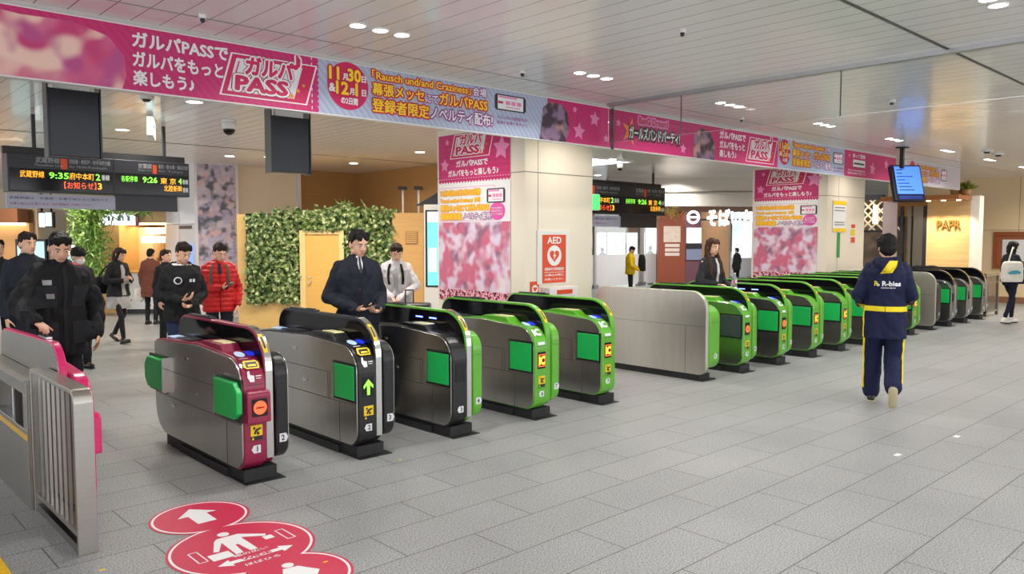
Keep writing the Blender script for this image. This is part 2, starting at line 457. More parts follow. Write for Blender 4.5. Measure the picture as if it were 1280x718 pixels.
# ------------------------------------------------------------------ pillars
M['pillar'] = mat('pillar_panel', srgb(236, 225, 208), 0.32, 0, 0.02, 1.0, coat=0.15)
M['joint'] = mat('panel_joint', (0.30, 0.27, 0.23), 0.6)
PY = 7.2
def pillar(name, x0, x1, y0, y1, zs=2.52, vx=None):
    p = MB().box(x0, x1, y0, y1, 0, CEIL).build(name, M['pillar']); struct(p)
    j = MB()
    j.box(x0 - 0.003, x1 + 0.003, y0 - 0.003, y0 + 0.02, zs, zs + 0.012)
    j.box(x0 - 0.003, x0 + 0.02, y0, y1, zs, zs + 0.012)
    if vx: j.box(vx, vx + 0.008, y0 - 0.003, y0 + 0.02, 0, CEIL)
    struct(j.build(name.replace('pillar', 'trim') + '_joint', M['joint'], p))
    struct(MB().box(x0 - 0.012, x1 + 0.012, y0 - 0.012, y1 + 0.012, 0, 0.12).build('baseboard_' + name, M['grey_dark'], p))
P1 = (6.97, 8.27, PY, 9.0); P2 = (15.40, 17.17, PY, 8.85)
pillar('pillar_1', *P1, vx=7.20)
pillar('pillar_2', *P2, vx=15.9)
# pillar of the passage behind, clad in glossy white panels, and the back walls
C0 = on_z(248, 400); cx0, cy0 = 6.2, 16.0
M['gloss_white'] = mat('glossy_white_panel', (0.80, 0.79, 0.82), 0.18, 0, 0.02, 1)
pw = struct(MB().box(6.2, 7.12, 16.0, 17.6, 0, CEIL).build('pillar_3', M['gloss_white']))
S = Sheet((6.196, 17.6, 0), (0, -1, 0), (0, 0, 1))
S.rect('panel_joint', M['joint'], 0.75, 0.3, 0.765, 3.1, 0.004); S.rect('panel_joint', M['joint'], 0, 1.95, 1.6, 1.965, 0.004)
S.rect('speaker_grille', M['grey_dark'], 1.05, 2.72, 1.15, 2.86, 0.006); S.rect('slot_recess', M['grey_dark'], 0.75, 1.86, 1.45, 1.93, 0.006)
S.rect('slot_recess', mat('blue_screen_glow', (0.2, 0.35, 0.8), 0.3, emit=(0.25, 0.4, 0.9), estr=0.7), 1.1, 1.15, 1.5, 1.55, 0.006)
for o in S.done(): o.parent = pw; struct(o)
struct(MB().box(7.12, 8.62, 16.2, 16.5, 0, CEIL).build('wall_back', M['cream']))
struct(MB().box(8.62, 10.46, 16.2, 16.5, 0, CEIL).build('wall_back_oak', M['wood_dark']))
struct(MB().box(10.16, 10.46, 10.8, 16.2, 0, CEIL).build('wall_side_oak', M['wood_dark']))
struct(MB().box(8.55, 8.64, 16.14, 16.2, 0, CEIL).build('trim_4', M['white']))
# far walls closing the passage
M['far'] = mat('far_cream_wall', srgb(232, 214, 188), 0.45, 0, 0.04, 1.0)
def facing_box(name, px0, px1, d, z0, z1, depth, m, parent=None, off=0.0):
    """upright box square to the view, seen between two pixel columns at forward distance d"""
    a = at_dist(px0, d); b = at_dist(px1, d); L = (b - a).length
    o = MB().box(0, L, 0, depth, z0, z1).build(name, m, parent)
    o.location = (a.x, a.y, off); o.rotation_euler = (0, 0, FACE_CAM)
    return o
struct(facing_box('wall_far', -420, 240, 25.0, 0, CEIL, 0.3, M['far']))
# wall on the far side of the hall, to the east
XR = 23.0
struct(MB().box(XR, XR + 0.3, -8, 9.0, 0, CEIL).build('wall_east', mat('warm_cream_wall', srgb(238, 214, 174), 0.35, 0, 0.03, 1.5)))
wj = MB()
for y in (4.0, 5.75): wj.box(XR - 0.004, XR, y, y + 0.012, 0.25, CEIL)
for z in (1.86,): wj.box(XR - 0.004, XR, -8, 9, z, z + 0.012)
struct(wj.build('trim_5', M['joint']))
struct(MB().box(XR - 0.02, XR, -8, 9, 0, 0.16).build('baseboard_east', mat('brown_skirting', srgb(150, 105, 75), 0.5)))
struct(MB().box(38, 38.3, 9, 34, 0, CEIL).build('wall_far_east', M['cream']))
struct(MB().box(-8, 38.3, 34, 34.3, 0, CEIL).build('wall_far_north', M['far']))

# ------------------------------------------------------------------ ceiling downlights
def downlight(x, y, r=0.055, label=None, group=None, strength=None):
    t = thing('ceiling_downlight', label, 'ceiling light', (x, y, CEIL), 0, group)
    MB().ring_prism([(1.18 * r * math.cos(2 * PI * i / 24), 1.18 * r * math.sin(2 * PI * i / 24)) for i in range(24)],
                    [(r * math.cos(2 * PI * i / 24), r * math.sin(2 * PI * i / 24)) for i in range(24)], -0.008, 0.0, 'z').build('trim_ring', M['white'], t)
    MB().cyl((0, 0, -0.005), (0, 0, -0.001), r).build('diffuser', M['lamp'], t)
    return t
def lamp(x, y, w, sx, sy, col=(1, 0.975, 0.94)):  # light of the downlights, also of fill lamps added without fittings
    l = bpy.data.lights.new('downlight_and_fill', 'AREA'); l.energy = w; l.shape = 'RECTANGLE'; l.size = sx; l.size_y = sy; l.color = col
    l.spread = math.radians(150)
    o = bpy.data.objects.new('downlight_and_fill', l); COL.objects.link(o); o.location = (x, y, CEIL - 0.02); return o
near = ['three downlights above the first two ticket gates', 'three downlights in front of the pillar with the red heart sign',
        'three downlights above the grey flap of the middle gates', 'three downlights above the walking attendant',
        'three downlights just before the hanging blue screen', 'three downlights beyond the hanging blue screen', 'three downlights over the farthest gates', 'three downlights near the far cream wall']
for k in range(8):
    xc = 3.27 + 2.35 * k
    for j in (-1, 0, 1):
        downlight(xc + 0.19 * j, 4.89, 0.055, 'one of three round ceiling downlights ' + near[k][18:], 'downlights ' + near[k][18:])
    lamp(xc, 4.89, LAMP_W, 0.5, 0.14)
for k in range(6):
    xc = 0.95 + 2.35 * k
    lamp(xc, 1.63, LAMP_W, 0.5, 0.14)
    if k == 2:
        for j in (0, 1):
            downlight(xc + 0.19 * j, 1.63, 0.055, 'one of two round downlights glowing at the top edge of the ceiling', 'downlights at the near end of the ceiling')
for k in range(6):
    lamp(0.95 + 2.35 * k, -1.6, LAMP_W, 0.5, 0.14)
rear = [(153, 162, 'between the black hanging panel and the exit sign'), (243, 127, 'just under the pink banner above the exit sign'), (477, 151, 'just under the blue banner beside the second black panel'),
        (525, 190, 'above the oak wall next to the pillar poster'), (287, 195, 'above the white pillar behind the departure board'), (336, 196, 'half behind the second black hanging panel'),
        (442, 204, 'close to the corner of the oak walls'), (853, 188, 'under the second banner near the bulkhead'), (765, 199, 'beside the bright ceiling panel'),
        (747, 219, 'above the far departure board, nearest its top corner'), (908, 227, 'above the noodle shop sign')]
for px, py, w in rear:
    q = on_z(px, py, CEIL); downlight(q.x, q.y, 0.085, 'single round downlight ' + w)
for x, y in ((2.2, 7.6), (5.2, 8.2), (3.5, 11), (6.5, 11.5), (9.0, 9.6), (5.5, 14.2), (8.6, 13.4), (2.5, 14.5), (10.5, 7.0), (13, 8), (13, 11.5), (16.5, 11.5), (19, 8.6), (19, 14.5), (4.2, 18), (1.5, 19), (7, 21)):
    lamp(x, y, LAMP_REAR_W, 0.3, 0.3, (1, 0.95, 0.87))
for x, y in ((7.5, 6.55), (16.0, 6.55), (6.05, 7.9), (14.4, 7.9)):
    lamp(x, y, 12, 0.2, 0.2, (1, 0.93, 0.82))
for x, y in ((21.3, 4.6), (21.3, 2.2), (18.4, 4.0)): lamp(x, y, 34, 0.3, 0.3, (1, 0.92, 0.78))  # fill lamps added to brighten the east wall, without fittings
# luminous ceiling panel beside the first pillar
q = on_z(789, 202, CEIL)
t = thing('ceiling_light_panel', 'large bright white light panel set in the ceiling behind the first pillar', 'ceiling light', (q.x, q.y, CEIL))
MB().box(-3.2, 0, 0, 1.4, -0.012, 0).build('diffuser', mat('lit_panel', (1, 1, 1), 0.5, emit=(1, 1, 1), estr=3.5), t)
fr = MB().ring_prism([(-3.24, -0.04), (0.04, -0.04), (0.04, 1.44), (-3.24, 1.44)], [(-3.2, 0), (0, 0), (0, 1.4), (-3.2, 1.4)], -0.02, 0, 'z').build('frame', M['white'], t)

# small ceiling fittings
def detector(px, py, label, r=0.05, m=None, dome=False):
    q = on_z(px, py, CEIL); t = thing('dome_camera' if dome else 'smoke_detector', label, 'camera' if dome else 'detector', (q.x, q.y, CEIL))
    MB().cyl((0, 0, -0.03), (0, 0, 0), r * 1.2, r * 1.3).build('base', M['white'], t)
    if dome:
        MB().cyl((0, 0, -0.12), (0, 0, -0.03), r * 1.1, r * 1.15).build('housing', M['white'], t)
        MB().ell((0, 0, -0.12), (r, r, r)).build('dome', M['black_gloss'], t)
    else: MB().cyl((0, 0, -0.055), (0, 0, -0.03), r * 0.5, r * 0.8).build('sensor', m or M['grey_dark'], t)
detector(286, 150, 'dark dome security camera on the ceiling behind the exit sign', 0.075, dome=True)
detector(253, 18, 'small round detector in the slats above the first pink banner', 0.022)
detector(853, 36, 'small round detector on the slats close to the smoke screen channel', 0.022)
detector(653, 88, 'small round detector on the slats above the phone picture of the banner', 0.025)
detector(1115, 125, 'tiny round detector beyond the smoke screen', 0.03)
detector(927, 147, 'tiny round detector above the second banner', 0.025)
detector(183, 121, 'brownish round detector beside the green exit sign', 0.06)
detector(1234, 188, 'first of two dark round ceiling vents near the far plant', 0.07)
detector(1248, 192, 'second of two dark round ceiling vents, nearer the cream wall', 0.07)
detector(775, 203, 'dark camera ball under the bright ceiling panel', 0.05, dome=True)
detector(898, 223, 'dark camera ball above the noodle shop', 0.05, dome=True)
# ------------------------------------------------------------------ printed colours
def stripes(name, c1, c2, pitch=0.05):
    m = bpy.data.materials.new(name); m.use_nodes = True
    nt = m.node_tree; b = nt.nodes['Principled BSDF']; b.inputs['Roughness'].default_value = 0.45
    tc = nt.nodes.new('ShaderNodeTexCoord'); mp = nt.nodes.new('ShaderNodeMapping'); mp.inputs['Rotation'].default_value = (0, math.radians(40), 0)
    w = nt.nodes.new('ShaderNodeTexWave'); w.inputs['Scale'].default_value = 1 / (pitch * 3.2); w.wave_profile = 'SIN'
    nt.links.new(tc.outputs['Object'], mp.inputs[0]); nt.links.new(mp.outputs[0], w.inputs[0])
    mx = nt.nodes.new('ShaderNodeMix'); mx.data_type = 'RGBA'; nt.links.new(w.outputs['Fac'], mx.inputs['Factor'])
    mx.inputs['A'].default_value = (*c1, 1); mx.inputs['B'].default_value = (*c2, 1); nt.links.new(mx.outputs['Result'], b.inputs['Base Color'])
    MATS[name] = m; return m
K = {}
K['pink'] = stripes('pink_banner_print', srgb(206, 42, 116), srgb(196, 36, 106))
K['blue'] = stripes('pale_blue_banner_print', srgb(182, 190, 212), srgb(162, 172, 200))
K['hot'] = mat('crimson_pink_print', srgb(208, 24, 92), 0.45, 0, 0.02, 4)
K['deep'] = mat('deep_pink_print', srgb(150, 22, 80), 0.45, 0, 0.02, 4)
K['white'] = mat('white_lettering', (0.86, 0.85, 0.86), 0.45, 0, 0.01, 4)
K['yel'] = mat('yellow_lettering', srgb(255, 214, 24), 0.45, 0, 0.02, 4)
K['red'] = mat('red_outline_print', srgb(196, 30, 60), 0.45, 0, 0.02, 4)
K['purple'] = mat('purple_outline_print', srgb(150, 60, 140), 0.45, 0, 0.02, 4)
K['black'] = mat('black_print', (0.015, 0.012, 0.016), 0.4, 0, 0.05, 4)
K['paper'] = mat('ticket_white', (0.78, 0.79, 0.82), 0.5)
K['star'] = mat('pale_pink_star_print', srgb(236, 140, 190), 0.45, 0, 0.02, 4)
K['gold'] = mat('orange_star_print', srgb(246, 150, 50), 0.45, 0, 0.03, 4)
K['smallgrey'] = mat('grey_small_print', srgb(150, 150, 155), 0.5)
K['art_pink'] = art_mat('soft_pink_artwork', [srgb(214, 96, 140), srgb(236, 178, 178), srgb(206, 60, 120), srgb(244, 206, 190), srgb(190, 80, 140)], 2.4)
K['art_dark'] = art_mat('soft_dark_artwork', [srgb(70, 52, 66), srgb(196, 150, 146), srgb(60, 46, 60), srgb(150, 120, 150)], 4.5)
K['art_mix'] = art_mat('soft_lilac_artwork', [srgb(224, 208, 230), srgb(222, 150, 172), srgb(232, 220, 226), srgb(150, 100, 130), srgb(226, 206, 226), srgb(206, 104, 134)], 2.2)
K['art_lilac'] = mat('lilac_print', srgb(222, 208, 232), 0.5, 0, 0.03, 2)
K['flower'] = ramp_mat('flower_border_print', [(0.40, srgb(60, 20, 40)), (0.46, srgb(200, 40, 90)), (0.54, srgb(245, 225, 230)), (0.62, srgb(215, 60, 110))], 22, 2, 0.5)
K['art_tall'] = art_mat('soft_violet_artwork', [srgb(214, 206, 222), srgb(130, 120, 160), srgb(226, 190, 190), srgb(96, 104, 120), srgb(196, 186, 216)], 3.0)

def outlined(S, t, u, v, h, w, fill, line, e=0.05, bold=0.03, d=0.006, line2=None, e2=0.09, shear=0.0):
    e *= 2.3; bold *= 0.75
    if line2 is not None: S.text('lettering', line2, t, u, v, h, w, d, bold, 'l', shear, e2)
    S.text('lettering', line, t, u, v, h, w, d + 0.0015, bold, 'l', shear, e)
    S.text('lettering', fill, t, u, v, h, w, d + 0.003, bold, 'l', shear, 0)
def ticket(S, u0, v0, u1, v1, d=0.004):
    """the white ticket emblem with its lettering; leans a little"""
    W, H = u1 - u0, v1 - v0
    sk = 0.10 * H / 0.3 * 0.9
    def q(a, b): return (u0 + a * W + sk * (b), v0 + b * H)
    def quad(m, a0, b0, a1, b1, dd): S.poly('ticket_emblem', m, [q(a0, b0), q(a1, b0), q(a1, b1), q(a0, b1)], dd)
    quad(K['white'], -0.02, -0.03, 1.02, 1.03, d); quad(K['hot'], 0.0, 0.0, 1.0, 1.0, d + 0.001)
    quad(K['white'], 0.055, 0.09, 0.945, 0.91, d + 0.002); quad(K['paper'], 0.07, 0.11, 0.93, 0.89, d + 0.003) if 'paper' in K else None
    quad(K['hot'], 0.085, 0.16, 0.10, 0.84, d + 0.004); quad(K['hot'], 0.84, 0.09, 0.945, 0.91, d + 0.0035)
    for a, b, r in ((0.80, 0.15, 0.11), (0.86, 0.31, 0.085), (0.91, 0.46, 0.07)):
        x, y = q(a, b); S.star('ticket_emblem', K['gold'], x, y, r * H * 0.8, d + 0.007)
    x, y = q(0.24, 0.56)
    for t, a, b, h, w in (('ガルパ', 0.20, 0.56, 0.42, 0.56), ('PASS', 0.14, 0.14, 0.34, 0.60)):
        x, y = q(a, b)
        S.text('ticket_emblem', K['deep'], t, x, y, h * H, w * W, d + 0.0045, 0.05, 'l', 0.08, 0.13)
        S.text('ticket_emblem', K['white'], t, x, y, h * H, w * W, d + 0.0055, 0.05, 'l', 0.08, 0.09)
        S.text('ticket_emblem', K['hot'], t, x, y, h * H, w * W, d + 0.007, 0.05, 'l', 0.08)
    x, y = q(0.74, 0.86); S.text('ticket_emblem', K['white'], '♪', x, y, 0.34 * H, None, d + 0.006, 0.06, 'l', 0, 0.08); S.text('ticket_emblem', K['hot'], '♪', x, y, 0.34 * H, None, d + 0.0075, 0.05)
def phone(S, u0, v0, u1, v1, d=0.004):
    r = 0.05 * (u1 - u0)
    def rr(a0, b0, a1, b1, r): return [(a0 + r, b0), (a1 - r, b0), (a1, b0 + r), (a1, b1 - r), (a1 - r, b1), (a0 + r, b1), (a0, b1 - r), (a0, b0 + r)]
    S.poly('phone_picture', K['black'], rr(u0, v0, u1, v1, r), d)
    w, h = u1 - u0, v1 - v0
    S.rect('phone_picture', K['white'], u0 + 0.09 * w, v0 + 0.08 * h, u1 - 0.09 * w, v1 - 0.08 * h, d + 0.001)
    S.rect('phone_picture', K['star'], u0 + 0.12 * w, v0 + 0.78 * h, u1 - 0.30 * w, v1 - 0.10 * h, d + 0.002)
    S.rect('phone_picture', K['hot'], u0 + 0.10 * w, v0 + 0.42 * h, u0 + 0.26 * w, v0 + 0.56 * h, d + 0.002)
    for i in range(3): S.rect('phone_picture', K['star'], u0 + (0.34 + 0.18 * i) * w, v0 + 0.38 * h, u0 + (0.48 + 0.18 * i) * w, v0 + 0.62 * h, d + 0.002)
    S.rect('phone_picture', K['star'], u0 + 0.34 * w, v0 + 0.2 * h, u0 + 0.8 * w, v0 + 0.26 * h, d + 0.002)
def dates_block(S, u, v, r, d=0.004, k=1.0):
    S.disc('date_roundel', K['hot'], u, v, r * k, d, r)
    a = r * k
    for t, x, y, h, w in (('11', -0.90, 0.22, 0.50, 0), ('30', -0.02, 0.22, 0.50, 0.62), ('12', -0.58, -0.36, 0.50, 0.56), ('1', 0.36, -0.36, 0.50, 0)):
        outlined(S, t, u + x * a, v + y * r, h * r, (w * a) or None, K['yel'], K['red'], 0.04, 0.05, d + 0.002)
    for t, x, y, h, w in (('月', -0.26, 0.24, 0.26, 0.22), ('日', 0.66, 0.24, 0.26, 0.20), ('&', -0.92, -0.3, 0.32, 0.28), ('月', 0.06, -0.34, 0.26, 0.22), ('日', 0.66, -0.34, 0.26, 0.20), ('の2日間', -0.36, -0.76, 0.27, 0.80)):
        S.text('lettering', K['white'], t, u + x * a, v + y * r, h * r, w * a, d + 0.004, 0.04)
def event_lines(S, u0, u1, vs, hs, d=0.004):
    W = u1 - u0
    outlined(S, '「Rausch und/and Craziness」', u0, vs[0], hs[0], W * 0.84, K['yel'], K['red'], 0.055, 0.025, d)
    outlined(S, '会場', u0 + W * 0.86, vs[0], hs[0] * 0.95, W * 0.13, K['white'], K['purple'], 0.05, 0.02, d)
    outlined(S, '幕張メッセ', u0, vs[1], hs[1], W * 0.42, K['yel'], K['red'], 0.05, 0.03, d)
    outlined(S, 'にて', u0 + W * 0.43, vs[1], hs[1] * 0.7, W * 0.11, K['white'], K['purple'], 0.05, 0.02, d)
    outlined(S, 'ガルパPASS', u0 + W * 0.555, vs[1], hs[1], W * 0.445, K['yel'], K['red'], 0.05, 0.03, d)
    outlined(S, '登録者限定', u0, vs[2], hs[2], W * 0.46, K['yel'], K['red'], 0.05, 0.03, d)
    outlined(S, 'ノベルティ配布!', u0 + W * 0.475, vs[2], hs[2], W * 0.575, K['white'], K['purple'], 0.05, 0.025, d)
def small_lines(S, m, u0, v0, u1, v1, rows=2, d=0.004):
    t = ['ガルパPASS登録済み', '画面を会場で見せよう', 'イベント会場限定']
    h = (v1 - v0) / rows
    for i in range(rows): S.text('lettering', m, t[i % 3], u0, v1 - h * (i + 0.85), h * 0.7, u1 - u0, d, 0.01)

# ------------------------------------------------------------------ hanging banners over the gates
BY = 5.88; ZB, ZT = 2.725, 3.165
def banner(name, label, x0, x1, slant=0):
    t = thing(name, label, 'banner', ((x0 + x1) / 2, BY, ZB), 0, None)
    L = (x1 - x0) / 2
    MB().box(-L, L, 0.0, 0.06, -0.01, ZT - ZB + 0.01).build('backing_board', M['white'], t)
    MB().box(-L, L, -0.01, 0.07, ZT - ZB + 0.01, CEIL - ZB).build('top_rail', mat('pale_ceiling_rail', (0.55, 0.54, 0.52), 0.4), t)
    return t, Sheet((0, BY - 0.001, 0), (1, 0, 0), (0, 0, 1), t)
t, S = banner('hanging_banner', 'long pink and pale blue banner hanging nearest, with a date roundel and yellow lettering', -1.2, 7.10)
S.rect('pink_field', K['pink'], -1.2, ZB, 3.30, ZT, 0.002); S.rect('pale_blue_field', K['blue'], 3.30, ZB, 6.02, ZT, 0.002); S.rect('pink_end_field', K['pink'], 6.02, ZB, 7.10, ZT, 0.002)
S.poly('soft_artwork', K['art_pink'], [(0.55, ZB), (1.80, ZB), (1.83, 2.82), (1.82, 2.95), (1.72, 3.07), (1.5, 3.13), (1.2, 3.12), (0.9, 3.15), (0.55, 3.14)], 0.003)
S.poly('soft_artwork', K['art_dark'], [(5.90, ZB), (6.30, ZB), (6.36, 2.86), (6.33, 3.04), (6.24, 3.12), (6.06, 3.13), (5.95, 3.06), (5.93, 2.9)], 0.004)
for tx, v, w in (('ガルパPASSで', 3.03, 0.68), ('ガルパをもっと', 2.895, 0.64), ('楽しもう♪', 2.765, 0.42)):
    S.text('lettering', K['white'], tx, 1.875, v, 0.100, w, 0.006, 0.035)
ticket(S, 2.50, 2.78, 3.20, 3.09)
for i in range(9): S.rect('dotted_perforation', K['white'], 3.255, ZB + 0.02 + i * 0.05, 3.262, ZB + 0.045 + i * 0.05, 0.003)  # printed dashes of a ticket perforation
for i in range(10): S.disc('scalloped_edge', K['pink'], 3.30, ZB + 0.022 + i * 0.044, 0.022, 0.003, n=12)
dates_block(S, 3.60, 2.975, 0.20)
event_lines(S, 3.84, 5.17, (3.065, 2.935, 2.79), (0.085, 0.105, 0.115))
phone(S, 5.27, 2.965, 5.70, 3.125)
small_lines(S, K['purple'], 5.30, 2.82, 5.72, 2.92)
for u, v, r in ((6.78, 3.02, 0.09), (6.52, 2.86, 0.10), (6.98, 2.82, 0.05), (6.45, 3.09, 0.04)): S.star('pale_star', K['star'], u, v, r, 0.003)
S.rect('end_post', M['grey_dark'], 7.06, ZB - 0.02, 7.11, ZT + 0.02, 0.008)
S.done()

t, S = banner('hanging_banner', 'pink and lilac banner hanging beyond the smoke screen in front of the second poster pillar', 7.12, 15.35)
S.rect('pink_field', K['pink'], 7.12, ZB, 10.92, ZT, 0.002); S.rect('pale_blue_field', K['blue'], 10.92, ZB, 13.16, ZT, 0.002); S.rect('pink_end_field', K['pink'], 13.16, ZB, 15.35, ZT, 0.002)
S.star('shooting_star', K['gold'], 7.42, 2.94, 0.17, 0.003, 0.25, 0.36)
outlined(S, 'BanG Dream!', 7.58, 3.05, 0.075, 0.58, K['red'], K['star'], 0.10, 0.04, 0.004)
outlined(S, 'ガールズバンドパーティ!', 7.40, 2.86, 0.145, 1.02, K['white'], K['black'], 0.08, 0.04, 0.004, K['star'], 0.16)
S.poly('soft_artwork', K['art_dark'], [(8.72, ZB), (9.2, ZB), (9.24, 2.9), (9.12, 3.08), (8.9, 3.12), (8.74, 3.03)], 0.004)
for u, v, r in ((8.5, 2.82, 0.07), (7.2, 3.02, 0.05)): S.star('pale_star', K['star'], u, v, r, 0.003)
for tx, v, w in (('ガルパPASSで', 3.03, 0.66), ('ガルパをもっと', 2.90, 0.64), ('楽しもう♪', 2.78, 0.42)):
    S.text('lettering', K['white'], tx, 9.34, v, 0.095, w, 0.006, 0.035)
ticket(S, 10.03, 2.77, 10.78, 3.10)
dates_block(S, 11.12, 2.97, 0.19, k=0.9)
event_lines(S, 11.37, 12.62, (3.07, 2.93, 2.79), (0.085, 0.105, 0.11))
phone(S, 12.74, 2.90, 13.12, 3.09); small_lines(S, K['purple'], 12.76, 2.76, 13.12, 2.86)
S.rect('train_picture', K['white'], 13.5, 2.90, 13.98, 3.02, 0.004); S.rect('train_picture', K['black'], 13.53, 2.94, 13.94, 2.97, 0.005)
S.text('lettering', K['white'], '乗って登録', 13.48, 3.05, 0.07, 0.5, 0.005, 0.02); small_lines(S, K['white'], 13.3, 2.76, 14.0, 2.86)
for u, v, r in ((14.3, 2.9, 0.13), (14.9, 3.02, 0.1), (13.35, 3.08, 0.04)): S.star('pale_star', K['star'], u, v, r, 0.003)
S.done()

t, S = banner('hanging_banner', 'short faded lilac banner hanging behind the blue screen, farthest of all', 15.9, 18.9)
S.rect('pale_field', mat('pale_lilac_print', srgb(206, 196, 204), 0.45), 15.9, ZB, 18.9, ZT, 0.002)
S.disc('date_roundel', K['hot'], 16.15, 3.0, 0.14, 0.003, 0.17)
event_lines(S, 16.4, 17.6, (3.04, 2.92, 2.79), (0.085, 0.1, 0.1)); phone(S, 17.72, 2.86, 18.05, 3.1)
S.done()

# ------------------------------------------------------------------ posters wrapped on two pillars (their faces look west)
def poster(x, y0, y1, label):
    t = thing('pillar_poster', label, 'poster', (x - 0.004, y1, 0.80))
    MB().box(-0.004, 0.003, -(y1 - y0), 0, 0, 2.32).build('sheet', M['paper'], t)
    S = Sheet((x - 0.009, y1, 0), (0, -1, 0), (0, 0, 1), t)
    W = y1 - y0
    S.rect('pink_field', K['pink'], 0, 2.47, W, 3.12, 0.002)
    n = 24
    for i in range(n): S.poly('serrated_edge', K['pink'], [(W * i / n, 2.471), (W * (i + 1) / n, 2.471), (W * (i + 0.5) / n, 2.44)], 0.002)
    for i in range(28): S.rect('dotted_perforation', K['white'], W * (i + 0.2) / 28, 2.50, W * (i + 0.7) / 28, 2.506, 0.003)
    for u, v, r in ((1.33, 2.86, 0.17), (0.14, 2.70, 0.10), (0.20, 3.02, 0.05)): S.star('pale_star', K['star'], u, v, r, 0.003)
    ticket(S, 0.28, 2.79, 1.08, 3.10)
    S.text('lettering', K['white'], 'ガルパPASSで', 0.40, 2.665, 0.085, 0.66, 0.005, 0.035)
    S.text('lettering', K['white'], 'ガルパをもっと楽しもう♪', 0.22, 2.535, 0.09, 1.05, 0.005, 0.035)
    outlined(S, '11月30日&12月1日の2日間', 0.05, 2.27, 0.075, 0.85, K['yel'], K['gold'], 0.05, 0.03, 0.003)
    outlined(S, '「Rausch und/and Craziness」会場', 0.05, 2.175, 0.06, 0.85, K['yel'], K['gold'], 0.04, 0.02, 0.003)
    outlined(S, '幕張メッセにてガルパPASS', 0.05, 2.055, 0.085, 1.03, K['yel'], K['gold'], 0.05, 0.03, 0.003)
    outlined(S, '登録者限定', 0.05, 1.94, 0.085, 0.46, K['yel'], K['gold'], 0.05, 0.03, 0.003)
    outlined(S, 'ノベルティ配布!', 0.54, 1.94, 0.085, 0.60, K['white'], K['purple'], 0.05, 0.025, 0.003)
    phone(S, 1.04, 2.15, 1.40, 2.34); S.disc('pink_bubble', mat('orchid_print', srgb(226, 84, 170), 0.45), 1.25, 2.04, 0.15, 0.003, 0.12)
    small_lines(S, K['white'], 1.14, 1.98, 1.36, 2.10, 3, 0.006)
    S.frame('rounded_rule', K['star'], 0.02, 1.915, 1.20, 2.385, 0.006, 0.002)
    S.rect('lilac_field', K['art_lilac'], 0, 0.80, W, 1.90, 0.002)
    S.rect('soft_artwork', K['art_mix'], 0, 0.94, W, 1.90, 0.003)
    S.rect('flower_border', K['flower'], 0, 0.80, W, 0.96, 0.004)
    S.done()
poster(6.97, 7.46, 8.96, 'tall pink and white poster covering the side of the nearer pillar')
poster(15.40, 7.38, 8.80, 'tall pink and white poster covering the side of the farther pillar')
t = thing('pillar_poster', 'narrow violet picture poster on the glossy white pillar', 'poster', (6.66, 15.99, 0.9))
MB().box(-0.40, 0.40, 0.0, 0.008, 0, 2.28).build('sheet', K['art_tall'], t)
S = Sheet((6.66, 15.985, 0), (1, 0, 0), (0, 0, 1), t)
for i in range(10): S.rect('vertical_print', K['smallgrey'], 0.335, 1.35 + i * 0.07, 0.365, 1.39 + i * 0.07, 0.003)
S.done()

# ------------------------------------------------------------------ defibrillator boards and box on the first pillar
t = thing('emergency_sign', 'large orange-red emergency sign with a white heart on the first pillar', 'sign', (7.48, PY, 1.08))
MB().box(-0.30, 0.31, -0.02, 0, 0, 0.70).build('backing_board', M['white'], t)
S = Sheet((7.48, PY - 0.021, 0), (1, 0, 0), (0, 0, 1), t)
S.rect('orange_field', M['orange'], -0.215, 1.09, 0.235, 1.725, 0.002)
S.text('lettering', K['white'], 'AED', 0.01, 1.61, 0.085, 0.26, 0.004, 0.03, 'c')
def heart(S, u, v, r, m, d):
    pts = []
    for i in range(40):
        a = 2 * PI * i / 40
        pts.append((u + r * 16 * math.sin(a) ** 3 / 17, v + r * (13 * math.cos(a) - 5 * math.cos(2 * a) - 2 * math.cos(3 * a) - math.cos(4 * a)) / 17))
    S.poly('heart_emblem', m, pts, d)
S.disc('heart_emblem', K['white'], 0.01, 1.45, 0.135, 0.004); heart(S, 0.01, 1.45, 0.095, M['orange'], 0.006)
S.poly('heart_emblem', K['white'], [(0.02, 1.50), (-0.02, 1.44), (0.005, 1.44), (-0.005, 1.39), (0.04, 1.46), (0.012, 1.46)], 0.008)
for t_, v, h in (('自動体外式除細動器', 1.255, 0.04), ('心停止の時に', 1.18, 0.03), ('お使いください', 1.125, 0.03)): S.text('lettering', K['white'], t_, 0.01, v, h, 0.36, 0.004, 0.02, 'c')
S.rect('lettering_rule', K['white'], -0.18, 1.228, 0.2, 1.234, 0.004)
S.done()
t = thing('emergency_box', 'white wall cabinet with a dark window below the big heart sign', 'cabinet', (7.52, PY, 0.62))
MB().box(-0.26, 0.28, -0.16, 0, 0, 0.42).build('cabinet_body', M['white'], t, 0.008)
MB().box(-0.14, 0.20, -0.166, -0.158, 0.06, 0.29).build('door_window', M['lcd'], t)
MB().box(-0.12, 0.17, -0.168, -0.158, 0.33, 0.385).build('orange_plate', M['orange'], t)
MB().box(-0.08, 0.1, -0.170, -0.166, 0.10, 0.26).build('orange_case', M['orange'], t)
t = thing('emergency_sign', 'small orange-red heart sign beside the white wall cabinet', 'sign', (7.14, PY, 0.90))
MB().box(-0.075, 0.075, -0.012, 0, 0, 0.22).build('plate', M['orange'], t)
S = Sheet((7.14, PY - 0.013, 0.9), (1, 0, 0), (0, 0, 1), t); S.disc('heart_emblem', K['white'], 0, 0.12, 0.055, 0.002); heart(S, 0, 0.12, 0.038, M['orange'], 0.004); S.done()
